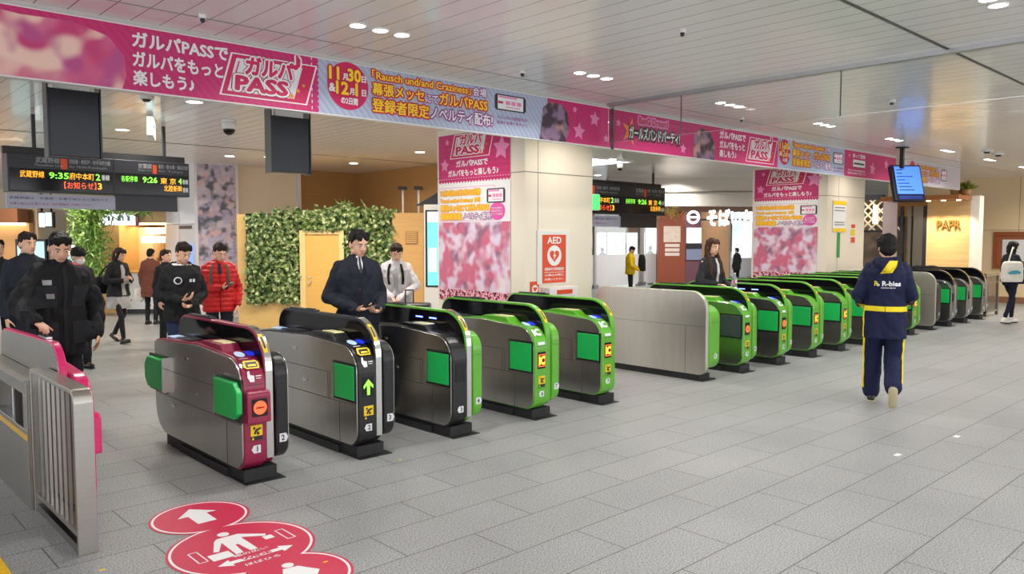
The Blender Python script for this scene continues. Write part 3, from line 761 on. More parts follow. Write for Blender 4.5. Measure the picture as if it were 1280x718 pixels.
# notices on the second pillar (the square code of the notice is left blank)
t = thing('notice_sign', 'yellow-edged notice with a green strip below, on the farther pillar', 'sign', (15.86, PY, 1.25))
xa, xb = on_y(1040, 280, PY).x, on_y(1056, 280, PY).x
S = Sheet((0, PY - 0.001, 0), (1, 0, 0), (0, 0, 1), t)
MB().box(xa - 15.86, xb - 15.86, -0.02, -0.001, 1.80 - 1.25, 2.43 - 1.25).build('board', M['paper'], t)
S.rect('yellow_band', M['yellow'], xa, 2.35, xb, 2.43, 0.022); S.rect('yellow_band', M['yellow'], xa, 1.80, xb, 1.87, 0.022)
for v in (2.28, 2.22, 1.98, 1.93): S.rect('grey_rule', K['smallgrey'], xa + 0.06, v, xb - 0.06, v + 0.025, 0.022)
xm = (xa + xb) / 2; S.rect('green_strip', mat('green_strip', srgb(20, 150, 70), 0.4), xm - 0.06, 1.27, xm + 0.08, 1.78, 0.006)
S.done()
t = thing('notice_sign', 'narrow red and yellow sticker sign near the edge of the farther pillar', 'sign', (16.6, PY, 1.55))
MB().box(-0.12, 0.12, -0.012, -0.001, 0, 0.42).build('plate', M['paper'], t)
S = Sheet((16.6, PY - 0.013, 1.55), (1, 0, 0), (0, 0, 1), t)
S.rect('red_block', M['orange'], -0.1, 0.02, 0.1, 0.14, 0.002); S.rect('yellow_block', M['yellow'], -0.1, 0.17, 0.1, 0.3, 0.002); S.rect('red_block', M['orange'], -0.1, 0.33, 0.1, 0.41, 0.002); S.done()

# ------------------------------------------------------------------ black panels hanging behind the banner (backs of passage signs)
for x0, x1, zb, lab in ((1.505, 1.85, 2.30, 'back of a black rectangular passage sign hanging in front of the departure board'), (3.255, 3.625, 2.28, 'back of a black rectangular passage sign hanging above the leafy wooden booth')):
    t = thing('passage_sign', lab, 'sign', ((x0 + x1) / 2, 6.6, zb)); h = (x1 - x0) / 2
    MB().box(-h, h, 0, 0.10, 0, 0.50).build('panel_body', mat('slate_black_panel', srgb(34, 36, 44), 0.3, 0.2, 0.06, 3), t, 0.006)
    MB().box(-h - 0.012, -h, -0.01, 0.11, -0.01, 0.56).build('side_bracket', M['black'], t); MB().box(h, h + 0.012, -0.01, 0.11, -0.01, 0.56).build('side_bracket', M['black'], t)
    MB().box(-h * 0.7, h * 0.7, 0.03, 0.07, 0.50, CEIL - zb).build('hanger', M['white'], t)

# ------------------------------------------------------------------ departure boards
def board(label, px0, px1, pyT, pyB, Y, hanging_left):
    A = on_y(px0, pyT, Y); B = on_y(px1, pyB, Y)
    zt, zb = A.z, on_y(px0, pyB, Y).z; x0, x1 = A.x, B.x; W = x1 - x0; H = zt - zb
    t = thing('departure_board', label, 'departure board', ((x0 + x1) / 2, Y, zb))
    MB().box(-W / 2, W / 2, 0, 0.28, 0, H).build('housing', M['grey_dark'], t, 0.008)
    MB().box(-W / 2 - 0.02, W / 2 - 0.02, 0.1, 0.2, H, H + 0.09).build('support_beam', M['black'], t)
    MB().box(W / 2 - 0.30, W / 2 - 0.26, 0.12, 0.16, H, CEIL - zb).build('hanger', M['grey_dark'], t); MB().box(-W / 2 + 0.3, -W / 2 + 0.34, 0.12, 0.16, H, CEIL - zb).build('hanger', M['grey_dark'], t)
    S = Sheet((x0, Y - 0.001, zb), (1, 0, 0), (0, 0, 1), t)
    S.rect('led_panel', M['lcd'], 0.01 * W, 0.05 * H, 0.545 * W, 0.62 * H, 0.002); S.rect('led_panel', M['lcd'], 0.555 * W, 0.05 * H, 0.995 * W, 0.62 * H, 0.002)
    S.rect('divider', M['black'], 0.546 * W, 0, 0.554 * W, H, 0.003)
    T = lambda m, s, u, v, h, w, b=0.02: S.text('lettering', m, s, u * W, v * H, h * H, w * W, 0.006, b)
    T(K['smallgrey'], '武蔵野線', 0.14, 0.78, 0.15, 0.12); T(K['smallgrey'], 'Musashino Line', 0.135, 0.69, 0.07, 0.14, 0.0)
    T(K['smallgrey'], '西船橋・新松戸・府中本町方面', 0.31, 0.80, 0.12, 0.22); T(K['smallgrey'], 'for Nishi-Funabashi', 0.31, 0.69, 0.07, 0.2, 0.0)
    S.rect('red_square', M['orange'], 0.265 * W, 0.64 * H, 0.30 * W, 0.92 * H, 0.004)
    T(K['smallgrey'], '京葉線', 0.69, 0.78, 0.14, 0.08); T(K['smallgrey'], 'Keiyo Line', 0.69, 0.69, 0.07, 0.08, 0.0)
    T(K['smallgrey'], '東京・新木場・舞浜方面', 0.81, 0.80, 0.12, 0.18); T(K['smallgrey'], 'for Tokyo', 0.81, 0.69, 0.07, 0.15, 0.0)
    S.rect('red_square', M['orange'], 0.775 * W, 0.64 * H, 0.80 * W, 0.90 * H, 0.004)
    T(M['led_amber'], '武蔵野線', 0.06, 0.38, 0.18, 0.12, 0.0); T(M['led_green'], '9:35', 0.205, 0.38, 0.16, 0.10); T(M['led_amber'], '府中本町', 0.31, 0.37, 0.19, 0.13, 0.0)
    T(M['led_green'], '2', 0.45, 0.38, 0.17, 0.022); T(K['white'], '番線', 0.48, 0.39, 0.15, 0.045); T(M['led_red'], '【お知らせ】', 0.28, 0.12, 0.19, 0.17, 0.0); T(M['led_amber'], '3', 0.46, 0.13, 0.17, 0.02)
    T(M['led_green'], '各駅停車', 0.59, 0.38, 0.17, 0.095, 0.0); T(M['led_green'], '9:26', 0.715, 0.38, 0.16, 0.085); T(M['led_amber'], '東 京', 0.82, 0.36, 0.18, 0.095, 0.0)
    T(M['led_green'], '4', 0.93, 0.38, 0.16, 0.02); T(K['white'], '番線', 0.955, 0.38, 0.14, 0.035); T(M['led_amber'], '北陸新幹', 0.84, 0.15, 0.18, 0.112, 0.0); T(K['white'], '番線', 0.955, 0.14, 0.14, 0.035)
    S.done()
    # lower notice and blank plate
    w2 = 0.56 * W
    MB().box(-W / 2 - 0.01, -W / 2 + w2, 0.05, 0.1, -0.42 * H, -0.05 * H).build('notice_strip', mat('pale_lilac_notice', srgb(176, 176, 196), 0.4), t)
    MB().box(-W / 2 + w2, W / 2 * 0.86, 0.05, 0.1, -0.44 * H, 0.0).build('blank_plate', M['grey_dark'], t)
    S = Sheet((x0, Y + 0.049, zb), (1, 0, 0), (0, 0, 1), t)
    S.text('lettering', K['black'], '武蔵野線は・京葉線・お乗り換えのご案内です。', 0.01 * W, -0.19 * H, 0.07 * H, 0.52 * W, 0.003)
    S.text('lettering', M['maroon'], 'お乗り換えのお客さまは・次の電車をご利用ください', 0.01 * W, -0.34 * H, 0.07 * H, 0.42 * W, 0.003)
    S.done()
    return t, x0, zb, W, H
board('black train departure board with glowing lettering hanging near the kiosk', 8, 237, 190.5, 239, 11.0, True)
bt = board('black train departure board hanging behind the second pillar gap near the noodle shop', 700, 831, 226, 266, 11.2, False)
t = thing('exit_sign', 'green running-man exit light at the end of the far departure board', 'sign', tuple(on_y(742, 262, 11.1)))
q = on_y(742, 262, 11.1); q2 = on_y(748, 244, 11.1)
MB().box(-0.12, q2.x - q.x + 0.02, -0.03, 0.05, 0, q2.z - q.z).build('lit_face', mat('green_lit_face', (0.1, 0.7, 0.2), 0.4, emit=(0.1, 0.8, 0.2), estr=0.8), t)
MB().box(-0.14, q2.x - q.x + 0.04, 0.0, 0.06, -0.02, q2.z - q.z + 0.02).build('housing', M['white'], t)

# exit sign hanging edge-on
q = on_z(192, 146, CEIL)
t = thing('exit_sign', 'narrow white-lit exit sign with a green arrow hanging below the ceiling', 'sign', (q.x, q.y, CEIL - 0.27), math.radians(69))
MB().box(-0.30, 0.30, 0, 0.07, 0, 0.235).build('housing', M['white'], t, 0.004)
MB().box(-0.04, 0.04, 0.02, 0.05, 0.235, 0.27).build('hanger', M['white'], t)
MB().box(-0.306, -0.30, 0.004, 0.066, 0.01, 0.225).build('lit_edge', mat('lit_exit_face', (0.8, 1, 1), 0.4, emit=(0.75, 1, 0.98), estr=1.6), t)
MB().box(-0.29, 0.29, -0.006, 0, 0.01, 0.225).build('lit_face', mat('lit_exit_face', (0.8, 1, 1)), t)
MB().prism([(-0.25, 0.10), (-0.12, 0.10), (-0.12, 0.06), (-0.04, 0.117), (-0.12, 0.175), (-0.12, 0.135), (-0.25, 0.135)], -0.010, -0.006, 'y').build('green_arrow', mat('green_strip', (0, 0.4, 0.1)), t)

# blue information screen on a ceiling pole
q = on_z(1128, 184, CEIL)
t = thing('hanging_screen', 'blue information screen tilted down on a black ceiling pole above the attendant', 'screen', (q.x, q.y, CEIL - 0.86))
MB().box(-0.03, 0.03, -0.03, 0.03, 0.50, 0.86).build('pole', M['black'], t); MB().box(-0.08, 0.08, -0.08, 0.08, 0.84, 0.86).build('ceiling_plate', M['black'], t)
R = Matrix.Translation((0.02, -0.10, 0.28)) @ Matrix.Rotation(math.radians(-38), 4, 'Z') @ Matrix.Rotation(math.radians(-18), 4, 'X')
MB().box(-0.26, 0.26, 0.0, 0.10, -0.33, 0.30).tf(R).build('housing', mat('navy_black_casing', srgb(28, 32, 48), 0.35), t, 0.01)
MB().box(-0.21, 0.235, -0.008, 0.0, -0.22, 0.27).tf(R).build('display', mat('blue_screen', (0.1, 0.25, 0.9), 0.2, emit=srgb(84, 140, 250), estr=0.9), t)
tx = MB()
for i, w in enumerate((0.12, 0.1, 0.3, 0.14, 0.22, 0.26, 0.3)): tx.box(-0.18, -0.18 + w * 0.9, -0.010, -0.008, 0.2 - i * 0.06, 0.215 - i * 0.06)
tx.tf(R).build('screen_print', mat('navy_screen_print', srgb(30, 60, 150), 0.3), t)
MB().box(-0.19, 0.21, -0.006, 0.0, -0.31, -0.25).tf(R).build('lower_strip', mat('blue_caption_strip', srgb(50, 70, 150), 0.3), t)
# ------------------------------------------------------------------ ticket gates
def arc(cx, cz, r, a0, a1, n=8, rz=None):
    return [(cx + r * math.cos(math.radians(a0 + (a1 - a0) * i / n)), cz + (rz or r) * math.sin(math.radians(a0 + (a1 - a0) * i / n))) for i in range(n + 1)]
def body_outline(k=0.0, zb=0.09):
    return (arc(0.13, zb + 0.13, 0.13 - k, 270, 180) + arc(0.21, 0.665, 0.21 - k, 180, 95, 10)
            + [(0.75, 0.905 - k), (1.5, 0.872 - k)] + arc(1.62, 0.80, 0.06 - k * 0.9, 80, 0, 5) + arc(1.44, zb + 0.24, 0.24 - k, 0, -90, 8))
def module_outline(k=0.0, zb=0.135):
    return (arc(0.12, zb + 0.12, 0.12 - k, 270, 180) + arc(0.15, 0.735, 0.15 - k, 180, 90, 8)
            + arc(1.56, 0.77, 0.11 - k, 90, 0, 6) + arc(1.45, zb + 0.22, 0.22 - k, 0, -90, 8))
def hood_outline(k=0.0):
    return (arc(0.11, 0.20, 0.09 - k, 270, 180, 6) + arc(0.31, 0.77, 0.29 - k, 180, 90, 14)
            + arc(1.44, 0.90, 0.16 - k, 90, 10, 8) + [(1.595 - k, 0.80)] + arc(1.42, 0.28, 0.17 - k, 0, -90, 5))
def front_strip_pts(off=0.0, zlow=0.16):
    return [(0.02 - off, zlow)] + arc(0.31, 0.77, 0.29 + off, 180, 92, 14)
def tilt_sheet(x, ang, parent, cy=0.21, cz=0.665, r=0.21):
    a = math.radians(ang); o = (x, cy + r * math.cos(a), cz + r * math.sin(a))
    S = Sheet(o, (1, 0, 0), (0, math.sin(a), -math.cos(a)), parent, inv=True); return S
GM = {}
M['cream_sticker'] = mat('cream_ticket_outlet', srgb(236, 230, 170), 0.45)
M['pale_blue'] = mat('pale_blue_reader', srgb(180, 205, 240), 0.3, emit=(0.5, 0.7, 1), estr=0.25)
M['deep_blue'] = mat('deep_blue_reader', srgb(20, 40, 210), 0.25, emit=(0.03, 0.06, 0.9), estr=0.5)
M['seam'] = mat('ceiling_joint', (0.1, 0.1, 0.1))
M['seam_dark'] = mat('dark_seam', (0.035, 0.034, 0.033), 0.6)
M['flap_grey'] = mat('slate_flap', srgb(58, 66, 70), 0.4)
M['sticker_print'] = mat('sticker_black_print', (0.02, 0.02, 0.02), 0.5)
def sticker(S, u, v, w=0.085, h=0.075):
    S.rect('warning_sticker', M['yellow'], u, v, u + w, v + h, 0.003); S.rect('warning_sticker', K['black'], u, v - 0.028, u + w, v - 0.002, 0.003)
    S.disc('warning_sticker', M['sticker_print'], u + 0.30 * w, v + 0.72 * h, 0.009, 0.0045, n=10)
    S.poly('warning_sticker', M['sticker_print'], [(u + .25 * w, v + .2 * h), (u + .4 * w, v + .15 * h), (u + .55 * w, v + .45 * h), (u + .9 * w, v + .62 * h), (u + .86 * w, v + .75 * h), (u + .5 * w, v + .68 * h), (u + .35 * w, v + .55 * h)], 0.0045)
    S.poly('warning_sticker', M['sticker_print'], [(u + .5 * w, v + .1 * h), (u + .75 * w, v + .12 * h), (u + .66 * w, v + .4 * h), (u + .52 * w, v + .4 * h)], 0.0045)
    S.poly('warning_sticker', M['yellow'], [(u + .06 * w, v - .024), (u + .3 * w, v - .024), (u + .18 * w, v - .005)], 0.0045)
def number(S, s, u, v, flip=False, h=0.055):
    w = 0.05; sg = -1 if not flip else 1
    a, b = u - w / 2, u + w / 2
    pts = [(a, v), (b, v), (b, v + h), (a, v + h), (a - 0.016, v + h / 2)] if not flip else [(a, v), (b, v), (b + 0.016, v + h / 2), (b, v + h), (a, v + h)]
    S.poly('number_plate', K['paper'], pts, 0.003)
    S.text('number_plate', M['grey_dark'], s, u, v + 0.012, h * 0.62, None, 0.0045, 0.03, 'c')
def gate(x0, label, shell, module, trim, steel_strip=True, style='flush', screen='arrow', nums=('', ''), flap='flap', has_module=True, led=False, dark=False,
         group='ticket gates in the long row', y0=5.07, tiny=False):
    t = thing('ticket_gate', label, 'ticket gate', (x0, y0, 0), 0, group)
    side = M['steel_side']
    MB().box(0.03, 0.27, 0.06, 1.52, 0, 0.09).box(0.02, 0.31 if has_module else 0.28, 0.0, 1.40, 0, 0.006).box(0.012, 0.288, 0.30, 1.2, 0, 0.06).build('plinth', M['black_matt'], t)  # plinth; its thin dark floor plate mostly stands for the shadow there
    MB().prism(body_outline(), 0.012, 0.172, 'x').build('shell', shell, t, 0.008)
    p = MB().prism(body_outline(0.012), 0.0, 0.012, 'x').build('side_panel', side, t, 0.002)
    # seams and locks of the side panel
    sm = MB()
    sm.box(-0.0015, 0.002, 0.40, 1.66, 0.628, 0.632).box(-0.0015, 0.002, 0.02, 1.66, 0.418, 0.422).box(-0.0015, 0.002, 0.398, 0.402, 0.42, 0.63).box(-0.0015, 0.002, 0.43, 0.433, 0.42, 0.63).box(-0.0015, 0.002, 0.26, 0.263, 0.09, 0.42)
    sm.build('panel_seam', M['seam_dark'], p)
    for y, z in ((0.95, 0.765), (0.78, 0.52), (1.25, 0.36)):
        MB().cyl((-0.006, y, z), (0, y, z), 0.012).box(-0.004, 0, y + 0.02, y + 0.05, z - 0.012, z + 0.014).build('lock', M['chrome'], p)
    # hood: edge band, smoked panels on both faces
    MB().prism(hood_outline(), 0.173, 0.236, 'x').build('hood', trim, t, 0.006)
    hp = MB().prism(hood_outline(0.018), 0.168, 0.173, 'x').build('hood_panel', M['black_gloss'], t)
    MB().prism(hood_outline(0.018), 0.236, 0.241, 'x').build('hood_panel', M['black_gloss'], t)
    if steel_strip:
        a = front_strip_pts(); b = front_strip_pts(0.004)
        MB().prism(a + b[::-1], 0.180, 0.230, 'x').build('front_strip', M['chrome'] , t)
    MB().box(0.18, 0.23, 0.95, 1.40, 1.058, 1.074).box(0.185, 0.225, 1.0, 1.12, 1.074, 1.082).build('sensor_bar', M['black'], t, 0.004)
    # yellow sticker on the hood's front curve
    o = front_strip_pts(0.006)[5:11]; i_ = front_strip_pts(0.0045)[5:11]
    MB().prism(o + i_[::-1], 0.185, 0.215, 'x').build('hood_sticker', M['yellow'], t)
    o = front_strip_pts(0.0075)[6:10]; i_ = front_strip_pts(0.006)[6:10]
    MB().prism(o + i_[::-1], 0.193, 0.207, 'x').build('hood_sticker_print', M['sticker_print'], t)
    if has_module:
        MB().prism(module_outline(), 0.242, 0.34, 'x').build('right_module', module, t, 0.02, 3)
        MB().prism(module_outline(0.02), 0.34, 0.348, 'x').build('far_side_panel', side, t)
        MB().box(0.256, 0.326, -0.001, 0.01, 0.688, 0.691).box(0.256, 0.326, -0.001, 0.01, 0.318, 0.321).build('module_seam', M['seam_dark'], t)
        S = Sheet((0, 0, 0), (1, 0, 0), (0, 0, 1), t, inv=True); number(S, nums[1], 0.29, 0.26, True, 0.06); S.done()
    # top: raised ticket outlet, readers, ticket mouth
    MB().prism([(0.34, 0.868), (0.42, 0.93), (0.72, 0.935), (0.84, 0.90)], 0.03, 0.166, 'x').build('outlet_block', shell, t, 0.006)
    MB().prism([(0.42, 0.931), (0.44, 0.938), (0.62, 0.938), (0.62, 0.931)], 0.06, 0.15, 'x').build('ticket_outlet', M['cream_sticker'], t)
    if not tiny and screen != 'dark':
        MB().box(0.04, 0.15, 1.0, 1.28, 0.896, 0.902).build('display_slope', M['grey_dark'], t)
        MB().box(0.05, 0.14, 1.36, 1.5, 0.884, 0.892).build('rear_sticker', M['pale_blue'], t)
        S = tilt_sheet(0.095, 106, t); S.disc('card_reader', M['pale_blue'] if style != 'black' else M['deep_blue'], -0.028, 0.03, 0.034, 0.008, 0.05); S.rect('card_reader', K['white'], -0.062, -0.055, 0.0, -0.045, 0.008)
        if shell is M['maroon']: S.frame('card_reader_edge', M['maroon'], -0.07, -0.06, 0.02, 0.09, 0.006, 0.009)
        S.disc('second_reader', M['deep_blue'], 0.045, 0.03, 0.032, 0.008, 0.045); S.done()
        S = tilt_sheet(0.095, 138, t)
        if screen == 'dark': pass
        elif screen in ('arrow', 'stop_box'):
            S.poly('ticket_mouth', K['yel'], [(-0.05, 0.05), (0.04, 0.05), (0.06, 0.03), (0.05, -0.02), (-0.04, -0.02), (-0.06, 0.0)], 0.008); S.rect('ticket_slot', K['black'], -0.04, -0.008, 0.04, 0.036, 0.0095); S.rect('ticket_ready_light', M['led_amber'], -0.025, 0.0, 0.03, 0.014, 0.011)
            S.done()
            S = tilt_sheet(0.095, 160, t)
            S.poly('hand_symbol', K['white'], [(-0.045, 0.045), (-0.03, 0.05), (-0.028, 0.02), (0.0, 0.012), (-0.005, -0.03), (-0.035, -0.03), (-0.05, 0.005)], 0.006); S.rect('hand_symbol', K['white'], 0.01, 0.005, 0.05, 0.012, 0.006); S.rect('hand_symbol', K['white'], 0.01, -0.01, 0.045, -0.005, 0.006)
        else:
            S.text('printed_letters', K['white'], 'IC', -0.015, -0.03, 0.07, 0.085, 0.006, 0.06, 'c'); S.done()
            S = tilt_sheet(0.095, 168, t); S.rect('printed_caption', K['paper'], -0.045, -0.01, 0.045, 0.018, 0.004)
        S.done()
    # front: screen, sticker, number
    zf = 0.555
    S = Sheet((0, 0, 0), (1, 0, 0), (0, 0, 1), t, inv=True)
    if screen == 'dark': number(S, nums[0], 0.10, 0.215)
    elif style != 'steel':
        sticker(S, 0.055, 0.335); number(S, nums[0], 0.10, 0.215)
        S.rect('front_seam', M['seam_dark'], 0.02, 0.688, 0.165, 0.691, 0.002); S.rect('front_seam', M['seam_dark'], 0.02, 0.298, 0.165, 0.301, 0.002)
    S.done()
    if screen == 'stop_box':
        bx = MB().prism([(-0.055, 0.43), (0.01, 0.43), (0.01, 0.655), (-0.03, 0.65), (-0.05, 0.63)], 0.015, 0.185, 'x').build('display_box', shell, t, 0.012, 3)
        S = Sheet((0.10, -0.056, 0.54), (1, 0, 0), (0, 0, 1), bx, inv=True); S.rect('display', M['lcd'], -0.055, -0.06, 0.055, 0.06, 0.002)
        S.disc('stop_light', M['led_red'], 0, 0, 0.047, 0.004); S.rect('stop_bar', mat('dark_red_print', (0.25, 0.02, 0.01)), -0.03, -0.006, 0.03, 0.006, 0.006); S.done()
    else:
        dp = MB().box(0.045, 0.145, -0.004, 0.004, 0.48, 0.635).build('display', M['lcd'], t)
        S = Sheet((0.095, -0.005, 0.555), (1, 0, 0), (0, 0, 1), dp, inv=True)
        if screen == 'arrow':
            g = mat('bright_green_led', (0.3, 1, 0.1), emit=(0.22, 1.0, 0.03), estr=1.7)
            S.poly('green_arrow', g, [(0, 0.06), (0.042, 0.012), (0.042, -0.012), (0.012, 0.018), (0.012, -0.06), (-0.012, -0.06), (-0.012, 0.018), (-0.042, -0.012), (-0.042, 0.012)], 0.002)
        elif screen == 'ic':
            S.frame('display_glow', M['led_red'], -0.044, -0.058, 0.044, 0.058, 0.008, 0.001)
            S.text('display_letters', M['led_amber'], 'IC', 0, -0.036, 0.072, 0.068, 0.002, 0.07, 'c')
        elif screen == 'stop':
            S.disc('stop_light', M['led_red'], 0, 0, 0.045, 0.002); S.rect('stop_bar', mat('dark_red_print', (0.25, 0.02, 0.01)), -0.028, -0.006, 0.028, 0.006, 0.004)
        S.done()
    # flaps in the side
    fm = M[flap]
    if style == 'open':
        for (a, b, q) in ((-0.035, 0.36, 0.4), (1.36, 1.76, 1.4)):
            rc = MB().box(-0.012, 0.001, a + 0.03, b + 0.0, 0.435, 0.735).build('flap_recess', M['black'], t)
            front = a < 0.5
            c = 0.065
            if front: pts = [(a, 0.47 + c * 0.6), (a + c, 0.465), (b - 0.02, 0.465), (b - 0.02, 0.715), (a + c, 0.715), (a, 0.715 - c)]
            else: pts = [(b, 0.47 + c), (b - c, 0.465), (a + 0.02, 0.465), (a + 0.02, 0.715), (b - c, 0.715), (b, 0.715 - c)]
            MB().prism(pts, -0.055, -0.012, 'x').build('flap', fm, t, 0.008, 3)
            MB().box(-0.05, 0.0, (b - 0.012) if front else (a + 0.0), (b) if front else (a + 0.012), 0.45, 0.73).build('flap_hinge', M['chrome'], t)
    elif style != 'steel':
        MB().ring_prism([(0.012, 0.435), (0.345, 0.435), (0.345, 0.735), (0.012, 0.735)], [(0.03, 0.452), (0.325, 0.452), (0.325, 0.718), (0.03, 0.718)], -0.006, 0.001, 'x').build('flap_recess', M['black'], t)
        MB().box(-0.012, 0.0005, 0.032, 0.318, 0.455, 0.715).build('flap', fm, t, 0.003)
        MB().box(-0.012, 0.0, 0.327, 0.335, 0.45, 0.73).build('flap_hinge', M['chrome'], t)
    if led:
        for y in (0.42, 0.62): MB().box(0.163, 0.168, y, y + 0.10, 0.972, 0.984).build('blue_light', M['led_blue'], hp)
    return t
A = 'black-topped'
gate(2.25, 'steel ticket gate with maroon front, red stop light box and two green flaps swung out', M['maroon'], M['black'], M['maroon'], True, 'open', 'stop_box', ('1', '2'))
gate(3.15, 'steel ticket gate with a black front and a glowing green arrow', M['black'], M['black'], M['grey_dark'], True, 'flush', 'arrow', ('2', '3'))
gate(4.06, 'steel ticket gate with black front, green far side and two blue lights in its hood', M['black'], M['green'], M['green'], True, 'flush', 'dark', ('3', '4'), led=True)
gate(5.03, 'green-fronted ticket gate with an orange letter display, next to the black-fronted one', M['green'], M['green'], M['green'], False, 'flush', 'ic', ('6', '7'))
gate(5.98, 'narrow green-fronted ticket gate closing the first group, its letter display lit orange', M['green'], M['green'], M['green'], False, 'flush', 'ic', ('7', '8'), has_module=False)
def blank_gate(x0, label, module, nums=''):
    t = thing('ticket_gate', label, 'ticket gate', (x0, 5.07, 0), 0, 'ticket gates in the long row')
    MB().box(0.02, 0.24, 0.10, 1.50, 0, 0.075).box(0.015, 0.28, 0.04, 1.4, 0, 0.012).build('plinth', M['black_matt'], t)
    out = arc(0.10, 0.175, 0.10, 270, 180, 6) + arc(0.22, 0.84, 0.22, 180, 90, 12) + arc(1.52, 0.90, 0.16, 90, 0, 8) + arc(1.53, 0.225, 0.15, 0, -90, 6)
    MB().prism(out, 0.0, 0.05, 'x').build('side_panel', M['steel_pale'], t, 0.004)
    MB().box(-0.0015, 0.001, 0.02, 1.66, 0.648, 0.651).box(-0.0015, 0.001, 0.28, 0.283, 0.08, 0.648).build('panel_seam', M['seam_dark'], t)
    MB().prism([(y + 0.004, z) for y, z in out], 0.05, 0.075, 'x').build('hood', module, t, 0.004)
    MB().prism(module_outline(), 0.08, 0.30, 'x').build('right_module', module, t, 0.02, 3)
    MB().box(0.1, 0.28, -0.001, 0.01, 0.688, 0.691).box(0.1, 0.28, -0.001, 0.01, 0.318, 0.321).build('module_seam', M['seam_dark'], t)
    S = Sheet((0, 0, 0), (1, 0, 0), (0, 0, 1), t, inv=True); number(S, nums, 0.2, 0.26, True, 0.06); S.done()
    MB().box(0.30, 0.312, 0.04, 0.33, 0.45, 0.72).build('flap', M['flap'], t)
    return t
blank_gate(7.84, 'ticket gate with a blank pale steel side, first after the gap by the big pillar', M['green'], '9')
gate(8.66, 'green-fronted ticket gate with a grey flap and a red round light', M['green'], M['green'], M['green'], False, 'flush', 'stop', ('9', '10'), flap='flap_grey')
gate(9.58, 'green-fronted ticket gate with a red round light, green flap and two blue hood lights', M['green'], M['green'], M['green'], False, 'flush', 'stop', ('10', '11'), led=True)
rest = ['green-fronted ticket gate just beyond the one with blue hood lights past the gap', 'green-fronted ticket gate seen whole, closest before the walking attendant',
        'green-fronted ticket gate partly behind the back of the walking attendant', 'green-fronted ticket gate almost hidden behind the walking attendant', 'green-fronted ticket gate peeping out past the attendant, next to plain steel']
for i, lab in enumerate(rest):
    gate((10.50, 11.42, 12.34, 13.26, 14.18)[i], lab, M['green'], M['green'], M['green'], False, 'flush', 'ic', (str(11 + i), str(12 + i)), tiny=True)
blank_gate(15.22, 'ticket gate with a blank plain steel side, just beyond the attendant', M['grey_dark'], '16')
for x, lab in ((16.05, 'grey-fronted ticket gate first after the far blank steel one'), (16.95, 'grey-fronted ticket gate second from the end of the row'), (17.90, 'last grey-fronted ticket gate at the far end beside the railing')):
    gate(x, lab, M['steel_dark'], M['steel_dark'], M['grey_dark'], True, 'flush', 'dark', ('', ''), tiny=True)

# pink gate on the near side, seen from its closed steel back
t = thing('ticket_gate', 'ticket gate with hot pink edge and bulging pink front, behind the slatted steel fence', 'ticket gate', (1.205, 5.07, 0), 0, 'ticket gates in the long row')
MB().box(0.03, 0.125, 0.06, 1.52, 0, 0.09).build('plinth', M['black_matt'], t)
ho = arc(0.30, 0.20, 0.09, 270, 180, 6) + arc(0.42, 0.83, 0.22, 180, 90, 12) + arc(1.74, 0.89, 0.13, 90, 0, 8) + [(1.87, 0.12)]
MB().prism(ho, 0.004, 0.05, 'x').build('hood', M['pink'], t, 0.006)
hi = arc(0.30, 0.20, 0.08, 270, 180, 6) + arc(0.42, 0.83, 0.21, 180, 90, 12) + arc(1.74, 0.89, 0.12, 90, 0, 8) + [(1.86, 0.12)]
MB().prism(hi, 0.0, 0.004, 'x').build('side_panel', M['steel_side'], t)
MB().box(0.015, 0.05, 0.55, 0.75, 1.05, 1.062).build('sensor_bar', M['chrome'], t)
MB().box(-0.006, -0.001, 0.24, 1.86, 0.12, 0.80).box(-0.006, 0.05, 0.02, 0.24, 0.12, 0.80).build('lower_shade_panel', mat('fence_gap_shade', (0.05, 0.042, 0.036), 0.5), t)  # dark sheets added as the shade between the fence slats
MB().prism(body_outline(), 0.052, 0.138, 'x').build('shell', M['pink'], t, 0.015, 3)
bx = MB().prism([(-0.08, 0.42), (0.02, 0.42), (0.02, 0.66), (-0.05, 0.66), (-0.075, 0.63)], 0.055, 0.152, 'x').build('display_box', M['pink'], t, 0.012, 3)
MB().box(0.138, 0.146, 0.1, 1.6, 0.12, 0.80).build('far_side_panel', M['steel_side'], t)
MB().box(0.146, 0.155, 0.4, 0.7, 0.46, 0.71).build('flap', M['flap'], t, 0.004)

# slatted steel fence and the steel counter behind it
t = thing('steel_fence', 'brushed steel fence of upright slats with a rounded end post by the pink gate', 'fence', (1.10, 4.54, 0))
post = [(0.0, 0), (0.05, 0), (0.05, 0.84), (0.0, 0.84)]
oo = [(0, 0), (0, 0.82)] + arc(0.07, 0.82, 0.07, 180, 90, 8) + [(0.98, 0.89), (0.98, 0.865)] + arc(0.075, 0.815, 0.05, 90, 180, 8) + [(0.025, 0)]
MB().prism(oo, 0.0, 0.095, 'x').build('end_post', M['steel'], t, 0.003)
MB().box(0.01, 0.085, 0.025, 0.98, 0.0, 0.045).build('base_rail', M['steel_dark'], t); MB().box(0.01, 0.085, 0.025, 0.98, 0.09, 0.115).build('lower_rail', M['steel'], t)
MB().box(0.0, 0.095, 0.95, 0.98, 0.0, 0.868).build('rear_post', M['steel'], t, 0.002)
for i in range(8): MB().box(0.016, 0.030, 0.10 + i * 0.105, 0.109 + i * 0.105, 0.115, 0.866).build('slat', M['steel'], t)
t = thing('steel_counter', 'low brushed steel counter with a small window recess and yellow line behind the fence', 'counter', (1.08, 5.53, 0))
